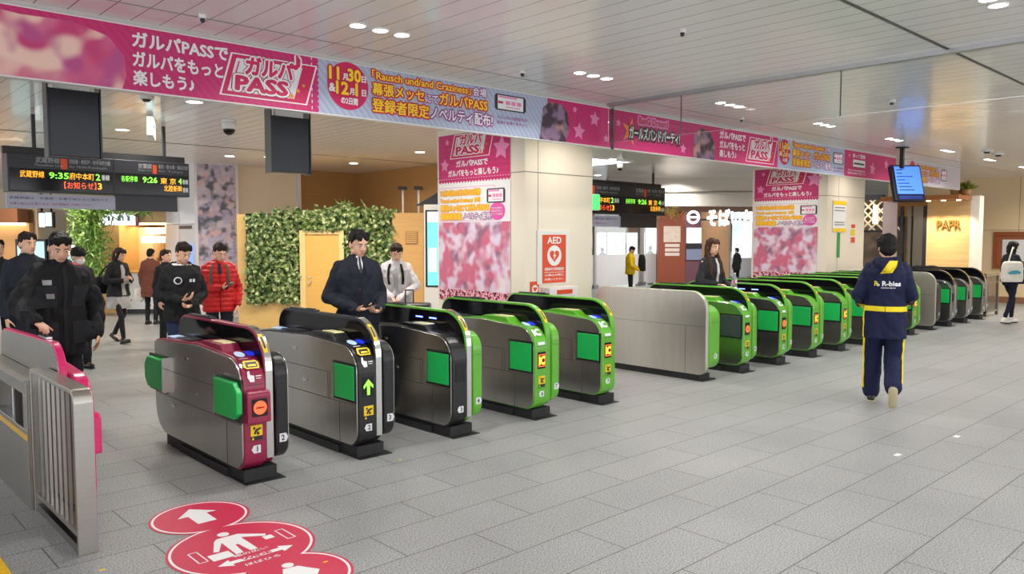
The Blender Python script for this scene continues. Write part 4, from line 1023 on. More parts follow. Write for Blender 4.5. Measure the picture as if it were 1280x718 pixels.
MB().box(0, 0.118, 0, 3.2, 0, 0.50).box(0, 0.118, 0, 0.10, 0.50, 0.72).box(0, 0.118, 0, 3.2, 0.72, 0.80).box(0.09, 0.118, 0.10, 0.95, 0.5, 0.72).box(0, 0.118, 0.95, 3.2, 0.5, 0.72).build('counter_body', M['steel_side'], t, 0.002)
MB().box(-0.01, 0.12, 0.0, 3.2, 0.80, 0.815).build('worktop', M['steel'], t)
MB().box(0.06, 0.0895, 0.101, 0.949, 0.501, 0.719).build('recess_back', M['black_gloss'], t); MB().box(0.0, 0.05, 0.33, 0.37, 0.5, 0.72).build('recess_mullion', M['steel_dark'], t)
MB().box(-0.003, 0.0, 0.0, 3.2, 0.435, 0.47).build('yellow_line', mat('mustard_tape', srgb(214, 168, 60), 0.5), t)
nt_ = MB().box(-0.001, 0.003, 0, 0.20, 0, 0.22).build('paper_notice', K['paper']); tag(nt_, 'white printed paper notice leaning in the counter recess', 'notice'); nt_.location = (1.118, 5.93, 0.501); nt_.rotation_euler = (0, math.radians(0), 0)

# railing at the far end of the row
t = thing('steel_railing', 'low steel railing with thin uprights at the far end of the gates', 'railing', (18.6, 5.2, 0))
MB().box(-0.02, 0.85, 0.0, 0.05, 0.86, 0.92).build('top_rail', M['steel'], t); MB().box(0, 0.83, 0.0, 0.05, 0.08, 0.12).build('lower_rail', M['steel'], t)
MB().box(-0.02, 0.83, 0.01, 0.04, 0.70, 0.73).build('middle_rail', M['steel_dark'], t)
for x in (0.0, 0.80): MB().box(x, x + 0.06, 0.0, 0.05, 0, 0.86).build('post', M['steel_dark'], t)
for i in range(7): MB().box(0.11 + 0.1 * i, 0.125 + 0.1 * i, 0.02, 0.035, 0.12, 0.86).build('upright', M['steel'], t)

# ------------------------------------------------------------------ markings lying on the floor
sk = thing('floor_sticker', 'red cloud-shaped floor sticker with white arrow and passenger symbols for the wide gate', 'floor sticker', (0, 0, 0.0015))
S = Sheet((0, 0, 0.0015), (1, 0, 0), (0, 1, 0), sk)
c1 = on_z(250, 647); r1 = (on_z(190, 652) - on_z(313, 641)).length / 2
c2 = on_z(303, 684); r2 = (on_z(212, 690) - on_z(394, 676)).length / 2
c3 = on_z(370, 719); r3 = r1
red = mat('crimson_floor_vinyl', srgb(204, 28, 74), 0.45, 0, 0.05, 6, 0.02, 200)
for k, (m, dr) in enumerate(((red, 0.006), (K['white'], -0.008), (red, -0.022))):
    for c, r in ((c1, r1), (c2, r2), (c3, r3)):
        S.disc(('vinyl', 'white_outline', 'red_field')[k], m, c.x, c.y, r + dr, 0.0006 * (k + 1) + 0.00012 * (c is c2) + 0.00024 * (c is c3), n=64)
D = 0.0030
S.poly('arrow_symbol', K['white'], [(c1.x + a * r1, c1.y + b * r1) for a, b in ((0, .62), (.42, .15), (.20, .15), (.20, -.42), (-.20, -.42), (-.20, .15), (-.42, .15))], D)
def man_symbol(c, r):
    q = lambda pts: S.poly('passenger_symbol', K['white'], [(c.x + a * r, c.y + b * r) for a, b in pts], D)
    S.disc('passenger_symbol', K['white'], c.x - 0.02 * r, c.y + 0.62 * r, 0.085 * r, D)
    q([(-.17, .50), (.15, .50), (.46, .22), (.42, .15), (.13, .34), (.13, -.22), (.02, -.22), (-.01, .12), (-.05, .12), (-.08, -.22), (-.19, -.22), (-.17, .32), (-.33, .02), (-.40, .05), (-.24, .42)])
    q([(-.52, -.02), (-.22, -.02), (-.22, -.26), (-.52, -.26)])
    q([(.36, .14), (.5, .14), (.5, .0), (.36, .0)])
    for sx in (-.70, .60):
        a, b, t_ = sx, sx + .14, .02
        for p in ([(a, -.2), (b, -.2), (b, -.2 + t_), (a, -.2 + t_)], [(a, .24 - t_), (b, .24 - t_), (b, .24), (a, .24)], [(a, -.2), (a + t_, -.2), (a + t_, .24), (a, .24)], [(b - t_, -.2), (b, -.2), (b, .24), (b - t_, .24)]): q(p)
    q([(-.55, -.46), (-.36, -.34), (-.36, -.41), (.36, -.41), (.36, -.34), (.55, -.46), (.36, -.58), (.36, -.51), (-.36, -.51), (-.36, -.58)])
    S.text('passenger_caption', red, 'WIDE', c.x, c.y - .495 * r, .075 * r, .42 * r, D + 0.0006, 0.05, 'c')
    S.text('passenger_caption', K['white'], '幅の広い', c.x, c.y - .32 * r, .085 * r, .5 * r, D, 0.02, 'c')
    S.text('passenger_caption', K['white'], 'ほばひろ', c.x, c.y - .70 * r, .085 * r, .5 * r, D, 0.02, 'c')
man_symbol(c2, r2)
S.disc('passenger_symbol', K['white'], c3.x + 0.02, c3.y + 0.45 * r3, 0.11 * r3, D)
S.poly('passenger_symbol', K['white'], [(c3.x + a * r3, c3.y + b * r3) for a, b in ((-.08, .35), (.2, .3), (.42, -.1), (.1, -.5), (-.3, -.5), (-.25, 0))], D)
S.done()
yb = mat('yellow_tactile_paving', srgb(236, 190, 20), 0.5, 0, 0.05, 6)
t = thing('tactile_paving', 'yellow tactile paving block at the near corner of the floor', 'paving', (0.62, 3.0, 0))
q = on_z(0, 697); q2 = on_z(14, 718)
e = MB().box(-0.35, 0, 0, q.y - 3.0 + 1.0, 0.0, 0.006).build('block', yb, t); t.location.x = (q.x + q2.x) / 2
mb = MB()
for i in range(6):
    for j in range(40): mb.cyl((-0.03 - i * 0.055, 0.05 + j * 0.055, 0.006), (-0.03 - i * 0.055, 0.05 + j * 0.055, 0.011), 0.015, 0.011, 10)
mb.build('dots', yb, t)
for px, py, w, m, lab in ((128, 713, 0.03, M['yellow'], 'small yellow tag on the floor at the foot of the fence post'), (500, 575, 0.03, M['yellow'], 'small yellow tag on the floor before the black-fronted gates'),
                          (407, 704, 0.025, M['yellow'], 'small yellow tag on the red floor sticker'), (1122, 569, 0.08, K['paper'], 'small white scrap of tape on the open floor, nearer one'),
                          (1196, 546, 0.08, K['paper'], 'small white scrap of tape on the open floor beyond the other')):
    q = on_z(px, py); o = MB().box(-w / 2, w / 2, -w / 4, w / 4, 0, 0.001).build('floor_tag', m); o.location = (q.x, q.y, 0.005 if px == 407 else 0.0005); tag(o, lab, 'floor tag')
# ------------------------------------------------------------------ leafy wooden booth set diagonally in the corner
def local(px0, d):
    """an upright frame square to the view: origin on the floor at column px0, forward distance d; metres per pixel"""
    p = at_dist(px0, d); return p, d / FPX
def leaf_cloud(mb, n, pick, size, rnd, lobes=True):
    for _ in range(n):
        x, y, z = pick(); s = size * rnd.uniform(0.6, 1.25)
        a = rnd.uniform(0, 2 * PI); tilt = rnd.uniform(-0.9, 0.9); tl2 = rnd.uniform(-0.9, 0.5)
        R = Matrix.Rotation(tilt, 3, 'Z') @ Matrix.Rotation(tl2, 3, 'X') @ Matrix.Rotation(a, 3, 'Y')
        if lobes: pts = [(0, -.5), (.25, -.35), (.5, -.1), (.28, .05), (.38, .38), (.1, .25), (0, .6), (-.1, .25), (-.38, .38), (-.28, .05), (-.5, -.1), (-.25, -.35)]
        else: pts = [(0, -.9), (.09, -.3), (.07, .3), (0, .9), (-.07, .3), (-.09, -.3)]
        vs = [Vector((x, y, z)) + R @ Vector((p[0] * s, 0, p[1] * s)) for p in pts]
        mb.add(vs, [list(range(len(pts)))])
rnd = random.Random(3)
M['ivy'] = ramp_mat('ivy_leaf', [(0.32, srgb(34, 58, 26)), (0.44, srgb(80, 108, 50)), (0.55, srgb(132, 152, 84)), (0.68, srgb(216, 220, 170))], 14, 2, 0.45)
M['bamboo'] = ramp_mat('bamboo_leaf', [(0.30, srgb(70, 110, 40)), (0.5, srgb(130, 170, 70)), (0.66, srgb(190, 214, 120))], 10, 2, 0.45)
p, k = local(413, 14.5)
b = thing('plant_booth', 'low wooden booth with a door and walls of trailing ivy in the corner', 'booth', (p.x, p.y, 0), FACE_CAM)
zt = h_at(268, 14.5)
X = lambda px: (px - 413) * k
Z = lambda py: h_at(py, 14.5)
MB().box(X(297), X(492), 0, 1.0, 0, zt).box(X(376), X(431), -0.03, 0, 0, Z(288)).build('body', M['wood'], b)
MB().box(X(492), X(530), -0.10, 1.0, 0, zt + 0.02).build('side_cabinet', mat('honey_wood_board', srgb(206, 160, 98), 0.45, 0, 0.12, 3.0, 0.03, 20, stretch=(1, 1, 12)), b)
v = MB().box(X(508), X(523), -0.115, -0.10, Z(305), Z(289))
vo = v.build('vent', M['wood_dark'], b)
vs_ = MB()
for i in range(6): vs_.box(X(509), X(522), -0.122, -0.115, Z(304) + i * 0.038, Z(304) + 0.018 + i * 0.038)
vs_.build('louvre', mat('honey_wood_board', (0, 0, 0)), vo)
MB().ring_prism([(X(376), 0), (X(431), 0), (X(431), Z(288)), (X(376), Z(288))], [(X(383), 0.0), (X(425), 0.0), (X(425), Z(293)), (X(383), Z(293))], -0.075, -0.03, 'y').build('door_frame', mat('pale_wood_frame', srgb(236, 204, 140), 0.45), b)
d_ = MB().box(X(383), X(425), -0.045, -0.03, 0, Z(293)).build('door', mat('golden_wood_door', srgb(224, 176, 92), 0.4, 0, 0.1, 3, stretch=(1, 1, 8)), b)
MB().cyl((X(388), -0.10, 0.86), (X(388), -0.045, 0.86), 0.022).cyl((X(388), -0.06, 0.95), (X(388), -0.045, 0.95), 0.018).build('door_handle', M['chrome'], d_)
iv = MB()
iv.box(X(309), X(376), -0.04, 0, Z(378), zt + 0.01).box(X(376), X(431), -0.04, 0, Z(287), zt + 0.01).box(X(431), X(491), -0.04, 0, Z(382), zt + 0.01)
iv.build('planting_panel', mat('dark_planting_felt', srgb(30, 36, 22), 0.9), b)
lv = MB()
def pick_region(a0, a1, t, bt):
    def f():
        x = rnd.uniform(X(a0), X(a1)); z = rnd.uniform(Z(bt), Z(t)); return (x + rnd.gauss(0, 0.02), -0.05 - abs(rnd.gauss(0, 0.045)), z + rnd.gauss(0, 0.03))
    return f
leaf_cloud(lv, 1500, pick_region(310, 374, 270, 379), 0.085, rnd); leaf_cloud(lv, 650, pick_region(374, 433, 266, 287), 0.085, rnd); leaf_cloud(lv, 1300, pick_region(433, 492, 268, 384), 0.085, rnd)
leaf_cloud(lv, 160, lambda: (rnd.uniform(X(345), X(500)), rnd.uniform(-0.1, 0.1), zt + abs(rnd.gauss(0, 0.06))), 0.10, rnd)
leaf_cloud(lv, 30, lambda: (rnd.gauss(X(432), 0.12), rnd.uniform(-0.1, 0.1), zt + rnd.uniform(0.05, 0.2)), 0.16, rnd, False)
leaf_cloud(lv, 40, lambda: (rnd.gauss(X(492), 0.05), rnd.uniform(-0.15, -0.05), Z(rnd.uniform(285, 330))), 0.12, rnd, False)
lv.build('ivy', M['ivy'], b)
for px, lab in ((501, 'camera on a thin white pole on the booth, the taller-looking one by the oak wall'), (521, 'camera on a thin white pole on the booth, closest to the tall poster')):
    q = b.location + Matrix.Rotation(FACE_CAM, 3, 'Z') @ Vector((X(px), 0.35, zt + 0.02))
    t = thing('pole_camera', lab, 'camera', q, FACE_CAM)
    hh = h_at(238, 14.85) - zt - 0.02
    MB().cyl((0, 0, 0), (0, 0, hh), 0.018).cyl((0, 0, 0), (0, 0, 0.01), 0.05).build('pole', M['white'], t)
    MB().box(-0.08, 0.08, -0.07, 0.07, hh, hh + 0.06).cyl((0.0, -0.10, hh + 0.03), (0, -0.06, hh + 0.03), 0.025).build('camera_head', M['black'], t, 0.006)
for px_, d_ in ((360, 12.6), (450, 12.6)):
    q = at_dist(px_, d_); lamp(q.x, q.y, 34, 0.3, 0.3, (1, 0.88, 0.68))  # two unseen lamps added to brighten the booth and its ivy
# tall screen stand beside the poster
p, k2 = local(540, 13.2)
t = thing('signage_stand', 'white stand with a tall turquoise lit screen between booth and poster', 'screen stand', (p.x, p.y, 0), FACE_CAM)
Z2 = lambda py: h_at(py, 13.2); X2 = lambda px: (px - 540) * k2
MB().box(X2(530), X2(562), 0, 0.35, 0, Z2(360)).box(X2(530), X2(562), 0.02, 0.33, Z2(360), Z2(256)).build('cabinet', M['white'], t, 0.006)
MB().box(X2(532), X2(560), 0.0, 0.02, Z2(359), Z2(263)).build('bezel', M['black'], t)
s_ = MB().box(X2(534.5), X2(558), -0.006, 0.0, Z2(357), Z2(265)).build('display', mat('turquoise_screen', srgb(110, 216, 224), 0.3, emit=srgb(110, 216, 224), estr=0.9), t)
MB().box(X2(534.5), X2(558), -0.009, -0.006, Z2(278), Z2(265)).box(X2(536), X2(546), -0.009, -0.006, Z2(340), Z2(310)).build('display_patch', mat('pale_screen_patch', srgb(226, 240, 236), 0.3, emit=srgb(226, 240, 236), estr=0.8), s_)
MB().prism([(X2(519), Z2(257)), (X2(562), Z2(257)), (X2(562), Z2(232))], 0.1, 0.3, 'y').build('sloped_cover', M['grey_dark'], t)

# ------------------------------------------------------------------ lit kiosk with its bamboo hedge
p, k3 = local(170, 17.4)
t = thing('kiosk', 'warmly lit wooden shop kiosk with white box lanterns and a dotted white counter', 'kiosk', (p.x, p.y, 0), FACE_CAM)
X3 = lambda px: (px - 170) * k3; Z3 = lambda py: h_at(py, 17.4)
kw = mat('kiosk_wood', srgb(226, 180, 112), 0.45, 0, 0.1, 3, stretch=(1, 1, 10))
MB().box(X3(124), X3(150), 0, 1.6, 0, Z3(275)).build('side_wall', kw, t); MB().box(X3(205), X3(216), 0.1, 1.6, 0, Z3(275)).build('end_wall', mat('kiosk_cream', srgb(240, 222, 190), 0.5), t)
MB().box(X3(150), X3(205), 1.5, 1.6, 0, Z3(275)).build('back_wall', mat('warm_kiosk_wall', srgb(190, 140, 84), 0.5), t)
MB().box(X3(124), X3(218), -0.12, 1.6, Z3(279), Z3(262)).build('canopy', mat('tan_canopy', srgb(196, 160, 116), 0.5), t)
MB().box(X3(152), X3(214), -0.10, 0.3, Z3(281), Z3(279)).build('light_strip', mat('warm_light_strip', (1, .9, .7), emit=(1, 0.82, 0.5), estr=4), t)
c_ = MB().box(X3(160), X3(213), -0.15, 0.35, 0.10, Z3(342)).build('counter', M['paper'], t)
MB().box(X3(159), X3(214), -0.17, 0.37, Z3(342), Z3(339)).build('countertop', kw, t); MB().box(X3(161), X3(213), -0.12, 0.3, 0, 0.10).build('base', M['grey_dark'], t)
dd = MB()
for i in range(26):
    x = rnd.uniform(X3(162), X3(211)); z = rnd.uniform(0.15, Z3(347)); dd.cyl((x, -0.153, z), (x, -0.15, z), 0.018, n=8)
dd.build('dots', K['black'], c_)
for i in range(2):
    for j in range(5):
        x = X3(171 + j * 6.6); z = Z3(304) + i * 0.20
        l_ = MB().box(x - 0.037, x + 0.037, 0.3 + i * 0.25, 0.37 + i * 0.25, z, z + 0.15).build('box_lantern', mat('paper_lantern', (1, .95, .85), emit=(1, 0.9, 0.7), estr=1.3), t, 0.004)
for z, nb in ((Z3(324), 7), (Z3(336), 7)):
    MB().box(X3(168), X3(203), 1.1, 1.5, z - 0.02, z).build('shelf', M['wood_dark'], t)
for z in (1.85,): MB().box(X3(150), X3(168), 0.9, 1.5, Z3(340), Z3(284)).build('inner_column', mat('kiosk_cream', (1, 1, 1)), t)
MB().box(X3(127), X3(150), -0.006, 0, Z3(325), Z3(313)).build('red_notice', mat('pale_red_notice', srgb(220, 120, 100), 0.5), t)
l = bpy.data.lights.new('kiosk_glow', 'AREA'); l.energy = 9; l.size = 0.9; l.color = (1, 0.82, 0.55); o = bpy.data.objects.new('kiosk_glow', l); COL.objects.link(o)
o.location = t.location + Matrix.Rotation(FACE_CAM, 3, 'Z') @ Vector((X3(178), 0.7, Z3(281) - 0.05))
for j, (z, n) in enumerate(((Z3(324), 8), (Z3(336), 8))):
    for i in range(n):
        q = t.location + Matrix.Rotation(FACE_CAM, 3, 'Z') @ Vector((X3(170 + i * 4.2), 1.2, z))
        h = rnd.uniform(0.09, 0.17)
        jar = MB().cyl((0, 0, 0), (0, 0, h * 0.8), 0.028, n=12).cyl((0, 0, h * 0.8), (0, 0, h), 0.012, n=10).build('jar', mat(('amber_jar', 'cream_jar', 'red_jar')[(i + j) % 3], (srgb(200, 130, 50), srgb(240, 230, 200), srgb(190, 60, 40))[(i + j) % 3], 0.3))
        jar.location = q; tag(jar, 'small jar on the upper shelf of the lit kiosk' if j == 0 else 'small jar on the lower shelf of the lit kiosk', 'jar', 'jars on the upper kiosk shelf' if j == 0 else 'jars on the lower kiosk shelf')
q = t.location + Matrix.Rotation(FACE_CAM, 3, 'Z') @ Vector((X3(156), -0.22, Z3(282)))
s = thing('shop_sign', 'white lit sign with purple ends hanging over the kiosk counter', 'sign', q, FACE_CAM + math.radians(8))
MB().box(-0.37, 0.37, -0.06, 0, 0.0, 0.29).build('lit_face', mat('white_lit_sign', (1, 1, 1), emit=(0.95, 0.97, 1), estr=1.5), s)
MB().box(-0.43, -0.37, -0.07, 0.01, -0.02, 0.31).box(0.37, 0.43, -0.07, 0.01, -0.02, 0.31).build('purple_end', mat('plum_sign_end', srgb(150, 60, 110), 0.4), s)
mk = MB()
for i, w in enumerate((0.05, 0.02, 0.07, 0.03, 0.06)): mk.box(-0.2 + i * 0.1, -0.2 + i * 0.1 + w, -0.064, -0.06, 0.09, 0.20)
mk.build('faint_strokes', mat('pale_teal_stroke', srgb(120, 170, 190), 0.5), s)
q = at_dist(113, 16.75)
t = thing('bamboo_hedge', 'tall leafy bamboo hedge climbing beside and over the lit kiosk', 'plant', (q.x, q.y, 0), FACE_CAM)
lv = MB(); X4 = lambda px: (px - 113) * k3
leaf_cloud(lv, 1500, lambda: (rnd.gauss(X4(114), 0.17), rnd.uniform(-0.25, 0.15), rnd.uniform(Z3(362), Z3(258))), 0.15, rnd, False)
leaf_cloud(lv, 700, lambda: (rnd.uniform(X4(100), X4(188)), rnd.uniform(-0.3, 0.1), rnd.gauss(Z3(262), 0.07)), 0.15, rnd, False)
lv.build('leaves', M['bamboo'], t)
st = MB()
for i in range(9): st.cyl((X4(104 + i * 2.5), -0.05 + 0.03 * (i % 3), 0.32), (X4(103 + i * 2.6), 0, Z3(262)), 0.013, n=8)
st.build('stalk', mat('bamboo_stalk', srgb(120, 140, 60), 0.5), t)
MB().box(X4(101), X4(124), -0.22, 0.2, 0, 0.34).build('planter', kw, t, 0.006)

# ------------------------------------------------------------------ far shops of the passage, seen left of the hedge
def far_part(px0, px1, y0, y1, d, m, name, depth=0.06, parent=None):
    return facing_box(name, px0, px1, d, h_at(y1, d), h_at(y0, d), depth, m, parent)
t = thing('wood_shopfront', 'far shopfront of warm wood with a brown canopy at the end of the passage', 'shopfront', at_dist(-12, 22), FACE_CAM)
k5 = 22 / FPX; X5 = lambda px: (px + 12) * k5; Z5 = lambda py: h_at(py, 22)
MB().box(X5(-80), X5(38), 0, 0.2, 0, Z5(262)).build('wall', mat('warm_shop_wall', srgb(226, 176, 120), 0.5, 0, 0.1, 2), t)
MB().box(X5(-80), X5(38), -0.5, 0.2, Z5(279), Z5(262)).build('canopy', mat('brown_canopy', srgb(140, 92, 62), 0.5), t)
MB().box(X5(-60), X5(36), -0.3, -0.05, Z5(282), Z5(279)).build('light_strip', mat('warm_light_strip', (1, 1, 1)), t)
MB().box(X5(-80), X5(38), -0.01, 0, 0, 0.9).build('lower_panel', M['wood_dark'], t)
lamp(at_dist(0, 20.5).x, at_dist(0, 20.5).y, 50, 0.8, 0.4, (1, 0.8, 0.55))
q = at_dist(40, 20.5)
t = thing('signage_stand', 'black-framed far screen glowing pale turquoise behind the men in dark coats', 'screen stand', (q.x, q.y, 0), FACE_CAM); kk = 20.5 / FPX
MB().box((20 - 40) * kk, (58 - 40) * kk, 0, 0.12, 0, h_at(299, 20.5)).build('casing', M['black'], t)
MB().box((22.5 - 40) * kk, (56 - 40) * kk, -0.01, 0, 0.35, h_at(302, 20.5)).build('display', mat('pale_turquoise_screen', srgb(190, 236, 236), 0.3, emit=srgb(190, 236, 236), estr=0.8), t)
t = thing('lit_showcase', 'far white and blue lit showcase behind the masked person', 'showcase', at_dist(86, 22.5), FACE_CAM); kk = 22.5 / FPX
Z6 = lambda py: h_at(py, 22.5)
MB().box(-20 * kk, 22 * kk, 0, 0.5, 0, Z6(302)).build('case', M['white'], t)
MB().box(-18 * kk, 20 * kk, -0.01, 0, Z6(318), Z6(306)).build('header_light', mat('white_lit_sign', (1, 1, 1)), t)
MB().box(-18 * kk, 20 * kk, -0.01, 0, Z6(345), Z6(320)).build('lit_window', mat('blue_white_showcase', srgb(170, 210, 236), 0.3, emit=srgb(170, 210, 236), estr=0.8), t)
MB().box(-6 * kk, 2 * kk, -0.02, -0.01, Z6(309), Z6(305)).build('blue_plate', mat('blue_caption_strip', (0.1, 0.2, 0.6)), t)
struct(facing_box('trim_6', 37, 49, 22.3, 0, CEIL, 0.3, M['far']))
q = on_z(60, 200, CEIL)
t = thing('hanging_screen', 'pair of small bright screens hanging on black rods beyond the departure board', 'screen', (at_dist(59, 17).x, at_dist(59, 17).y, h_at(285, 17)), FACE_CAM)
kk = 17 / FPX; hz = CEIL - h_at(285, 17)
MB().box(-9 * kk, 9 * kk, 0, 0.1, 0, 20 * kk).build('casing', M['black'], t)
MB().box(-8 * kk, -1 * kk, -0.01, 0, 1 * kk, 18 * kk).build('display', mat('white_lit_sign', (1, 1, 1)), t); MB().box(0, 7.5 * kk, -0.01, 0, 2 * kk, 19 * kk).build('display', mat('pale_turquoise_screen', (1, 1, 1)), t)
MB().cyl((-6 * kk, 0.05, 20 * kk), (-6 * kk, 0.05, hz), 0.02).build('rod', M['black'], t); MB().cyl((6 * kk, 0.05, 20 * kk), (6 * kk, 0.05, hz), 0.02).build('rod', M['black'], t)

# ------------------------------------------------------------------ glazed waiting room between the pillars
WY = 16.9
XA = on_y(715, 320, WY).x; XB = on_y(952, 320, WY).x
t = thing('glass_partition', 'glass screen wall with frosted lower panes and steel posts behind the gates', 'partition', (XA, WY, 0))
ZF = 1.10
MB().box(0, XB - XA, -0.01, 0.01, 0.05, ZF).build('frosted_pane', mat('frosted_glass', srgb(232, 232, 232), 0.35, 0, 0.02, 1, alpha=0.93), t)
MB().box(0, XB - XA, -0.006, 0.006, ZF, 2.62).build('clear_pane', gm, t)
for px, w in ((743, 0.10), (801, 0.24), (858, 0.10), (911, 0.08), (946, 0.1)):
    x = on_y(px, 320, WY).x - XA
    po = MB().box(x - w / 2, x + w / 2, -0.05, 0.05, 0, 2.62).build('post', M['steel'], t)
    MB().box(x - w / 2 - 0.06, x + w / 2 + 0.06, -0.1, 0.1, 0, 0.12).build('post_foot', M['steel_dark'], po)
MB().box(0, XB - XA, -0.06, 0.06, 2.62, 2.72).build('header', M['steel'], t)
struct(facing_box('trim_7', 760, 948, 20.2, h_at(258, 20.2), CEIL, 0.4, mat('bulkhead_white', srgb(226, 220, 214), 0.4)))
bl = facing_box('trim_8', 760, 948, 20.15, h_at(241, 20.2), h_at(239.5, 20.2), 0.05, M['joint']); struct(bl)
# bright daylight windows behind, and the noodle shop front
sky_m = ramp_mat('daylight_window', [(0.35, (0.75, 0.9, 1.0)), (0.6, (1, 1, 1))], 0.7, 2, 0.3, emit=3.0)
wf = struct(facing_box('window_1', 700, 830, 31.0, 0.4, 2.75, 0.05, sky_m))
for px in (744, 758, 782, 806):
    struct(facing_box('window_1_frame', px, px + 1.2, 30.9, 0.4, 2.75, 0.08, M['grey_dark']))
struct(facing_box('window_1_blind', 738, 806, 30.8, h_at(291, 30.8), 2.75, 0.04, mat('tan_blind', srgb(206, 178, 150), 0.6)))
wf = struct(facing_box('window_2', 915, 950, 29.5, 0.9, 2.7, 0.05, ramp_mat('pale_daylight_window', [(0.35, (0.6, 0.75, 0.85)), (0.6, (0.85, 0.9, 0.95))], 0.7, 2, 0.3, emit=0.8)))
ND = 27.0
t = thing('noodle_shop', 'noodle shop front with glowing white sign and brown poster panels behind the glass', 'shopfront', at_dist(885, ND), FACE_CAM)
kN = ND / FPX; XN = lambda px: (px - 885) * kN; ZN = lambda py: h_at(py, ND)
MB().box(XN(822), XN(856), 0, 0.3, 0, ZN(263)).build('poster_column', mat('red_brown_board', srgb(150, 78, 52), 0.5), t)
MB().box(XN(829), XN(850), -0.02, 0, ZN(303), ZN(283)).build('framed_picture', mat('beige_picture', srgb(226, 206, 190), 0.5, 0, 0.2, 8), t)
pm = MB()
for i in range(3): pm.box(XN(831), XN(849), -0.02, 0, ZN(309 + i * 5.5), ZN(305 + i * 5.5))
pm.build('caption_rows', mat('beige_caption', srgb(230, 214, 200), 0.5), t)
MB().box(XN(856), XN(876), 0.05, 0.3, 0, ZN(262)).build('menu_wall', mat('plum_wall', srgb(120, 80, 90), 0.5), t)
MB().box(XN(858), XN(876), 0.0, 0.05, ZN(304), ZN(285)).build('lit_menu', mat('white_lit_menu', (0.9, 0.95, 0.9), emit=(0.95, 1, 0.95), estr=0.9), t)
MB().box(XN(858), XN(877), 0.0, 0.05, ZN(325), ZN(311)).build('counter_screen', mat('grey_blue_screen', srgb(140, 150, 180), 0.4), t)
MB().box(XN(858), XN(877), -0.02, 0.05, ZN(311), ZN(305)).build('ticket_shelf', M['grey_dark'], t)
MB().box(XN(876), XN(914), 0.3, 0.5, 0, ZN(262)).build('wall', mat('tan_shop_wall', srgb(214, 168, 124), 0.5, 0, 0.1, 2), t)
MB().box(XN(822), XN(946), -0.15, 0.4, ZN(265), ZN(258)).build('fascia', mat('brown_fascia', srgb(140, 104, 84), 0.5), t)
S = Sheet((0, -0.16, 0), (1, 0, 0), (0, 0, 1), t, inv=True)
glow = mat('white_lit_letters', (1, 1, 1), emit=(1, 1, 1), estr=3.0)
S.disc('lit_roundel', glow, XN(864.5), ZN(272), 8.2 * kN, 0.0); S.disc('roundel_ring', mat('plum_wall', (0, 0, 0)), XN(864.5), ZN(272), 5.3 * kN, 0.004); S.rect('lit_roundel', glow, XN(859.5), ZN(273.2), XN(869.5), ZN(270.8), 0.008)
S.text('lit_letters', glow, 'そばいち', XN(882), ZN(282), 19 * kN, 55 * kN, 0.0, 0.05)
S.done()
MB().box(XN(858), XN(940), -0.13, -0.10, ZN(276), ZN(274)).build('sign_rail', M['grey_dark'], t)
q = at_dist(832, 22)
f = thing('yellow_flower_arrangement', 'yellow flower arrangement hanging by the end of the far departure board', 'flowers', (q.x, q.y, h_at(266, 22)), FACE_CAM)
lv = MB(); leaf_cloud(lv, 120, lambda: (rnd.gauss(0, 0.17), rnd.gauss(0, 0.1), rnd.gauss(0.05, 0.1)), 0.12, rnd, False)
lv.build('petals', mat('yellow_petals', srgb(240, 214, 110), 0.5), f); MB().cyl((0, 0, 0), (0, 0, CEIL - h_at(266, 22)), 0.01, n=8).build('wire', M['grey_dark'], f)
for q_ in ((21, 15.2), (24, 15.2), (27, 15.0)): lamp(q_[0], q_[1], 40, 0.4, 0.4, (1, 0.97, 0.94))  # extra lamps put in to brighten the partition and noodle shop
lamp(at_dist(880, 24.5).x, at_dist(880, 24.5).y, 60, 1.2, 0.5, (1, 0.95, 0.9)); lamp(at_dist(780, 28).x, at_dist(780, 28).y, 80, 1.5, 0.8, (0.95, 0.98, 1))

# ------------------------------------------------------------------ cafe front at the east side: lattice screen, doors, lettered wood wall
XS = 20.0
def sy(px): return on_x(px, 300, XS).y
def sz(px, py): return on_x(px, py, XS).z
t = thing('cafe_front', 'cafe front with lettered pale wood wall, glazed doors and a white lattice screen', 'shopfront', (XS, 0, 0))
pw = mat('pale_plank_wall', srgb(228, 190, 132), 0.45, 0, 0.22, 2.0, 0.03, 18, stretch=(1, 0.6, 9))
zc = sz(1160, 252)
MB().box(0, 0.2, sy(1212), sy(1158), 0, zc).build('plank_wall', pw, t)
MB().box(0.05, 0.2, sy(1158), sy(1120), zc - 0.35, zc).build('door_header', M['wood_dark'], t)
for a, b_, m, nm in ((1158, 1153, M['grey_dark'], 'door_post'), (1153, 1141, M['steel_dark'], 'sliding_door_edge'), (1138.5, 1134, M['steel_dark'], 'door_post'), (1128, 1124.5, M['grey_dark'], 'door_post')):
    MB().box(0, 0.12, sy(a), sy(b_), 0, zc - 0.1).build(nm, m, t)
MB().box(0.3, 0.4, sy(1158), sy(1117), 0, zc).build('inner_wood_wall', pw, t)
MB().box(0.10, 0.12, sy(1141), sy(1124), 0, zc - 0.35).build('door_glass', gm, t)
MB().box(-0.02, 0.2, sy(1121), sy(1103), 0, zc + 0.1).build('grey_pier', mat('mauve_grey_panel', srgb(176, 160, 160), 0.35), t)
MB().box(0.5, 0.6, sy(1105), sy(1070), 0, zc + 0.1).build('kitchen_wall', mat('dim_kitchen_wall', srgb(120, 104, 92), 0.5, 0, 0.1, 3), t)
MB().box(0.0, 0.5, sy(1104), sy(1070), 0, 0.92).build('counter', M['white'], t)
lat = MB(); y0, y1 = sy(1103), sy(1078); z0, z1 = sz(1090, 288), sz(1090, 250); zm = (z0 + z1) / 2; hh = (z1 - z0) / 2
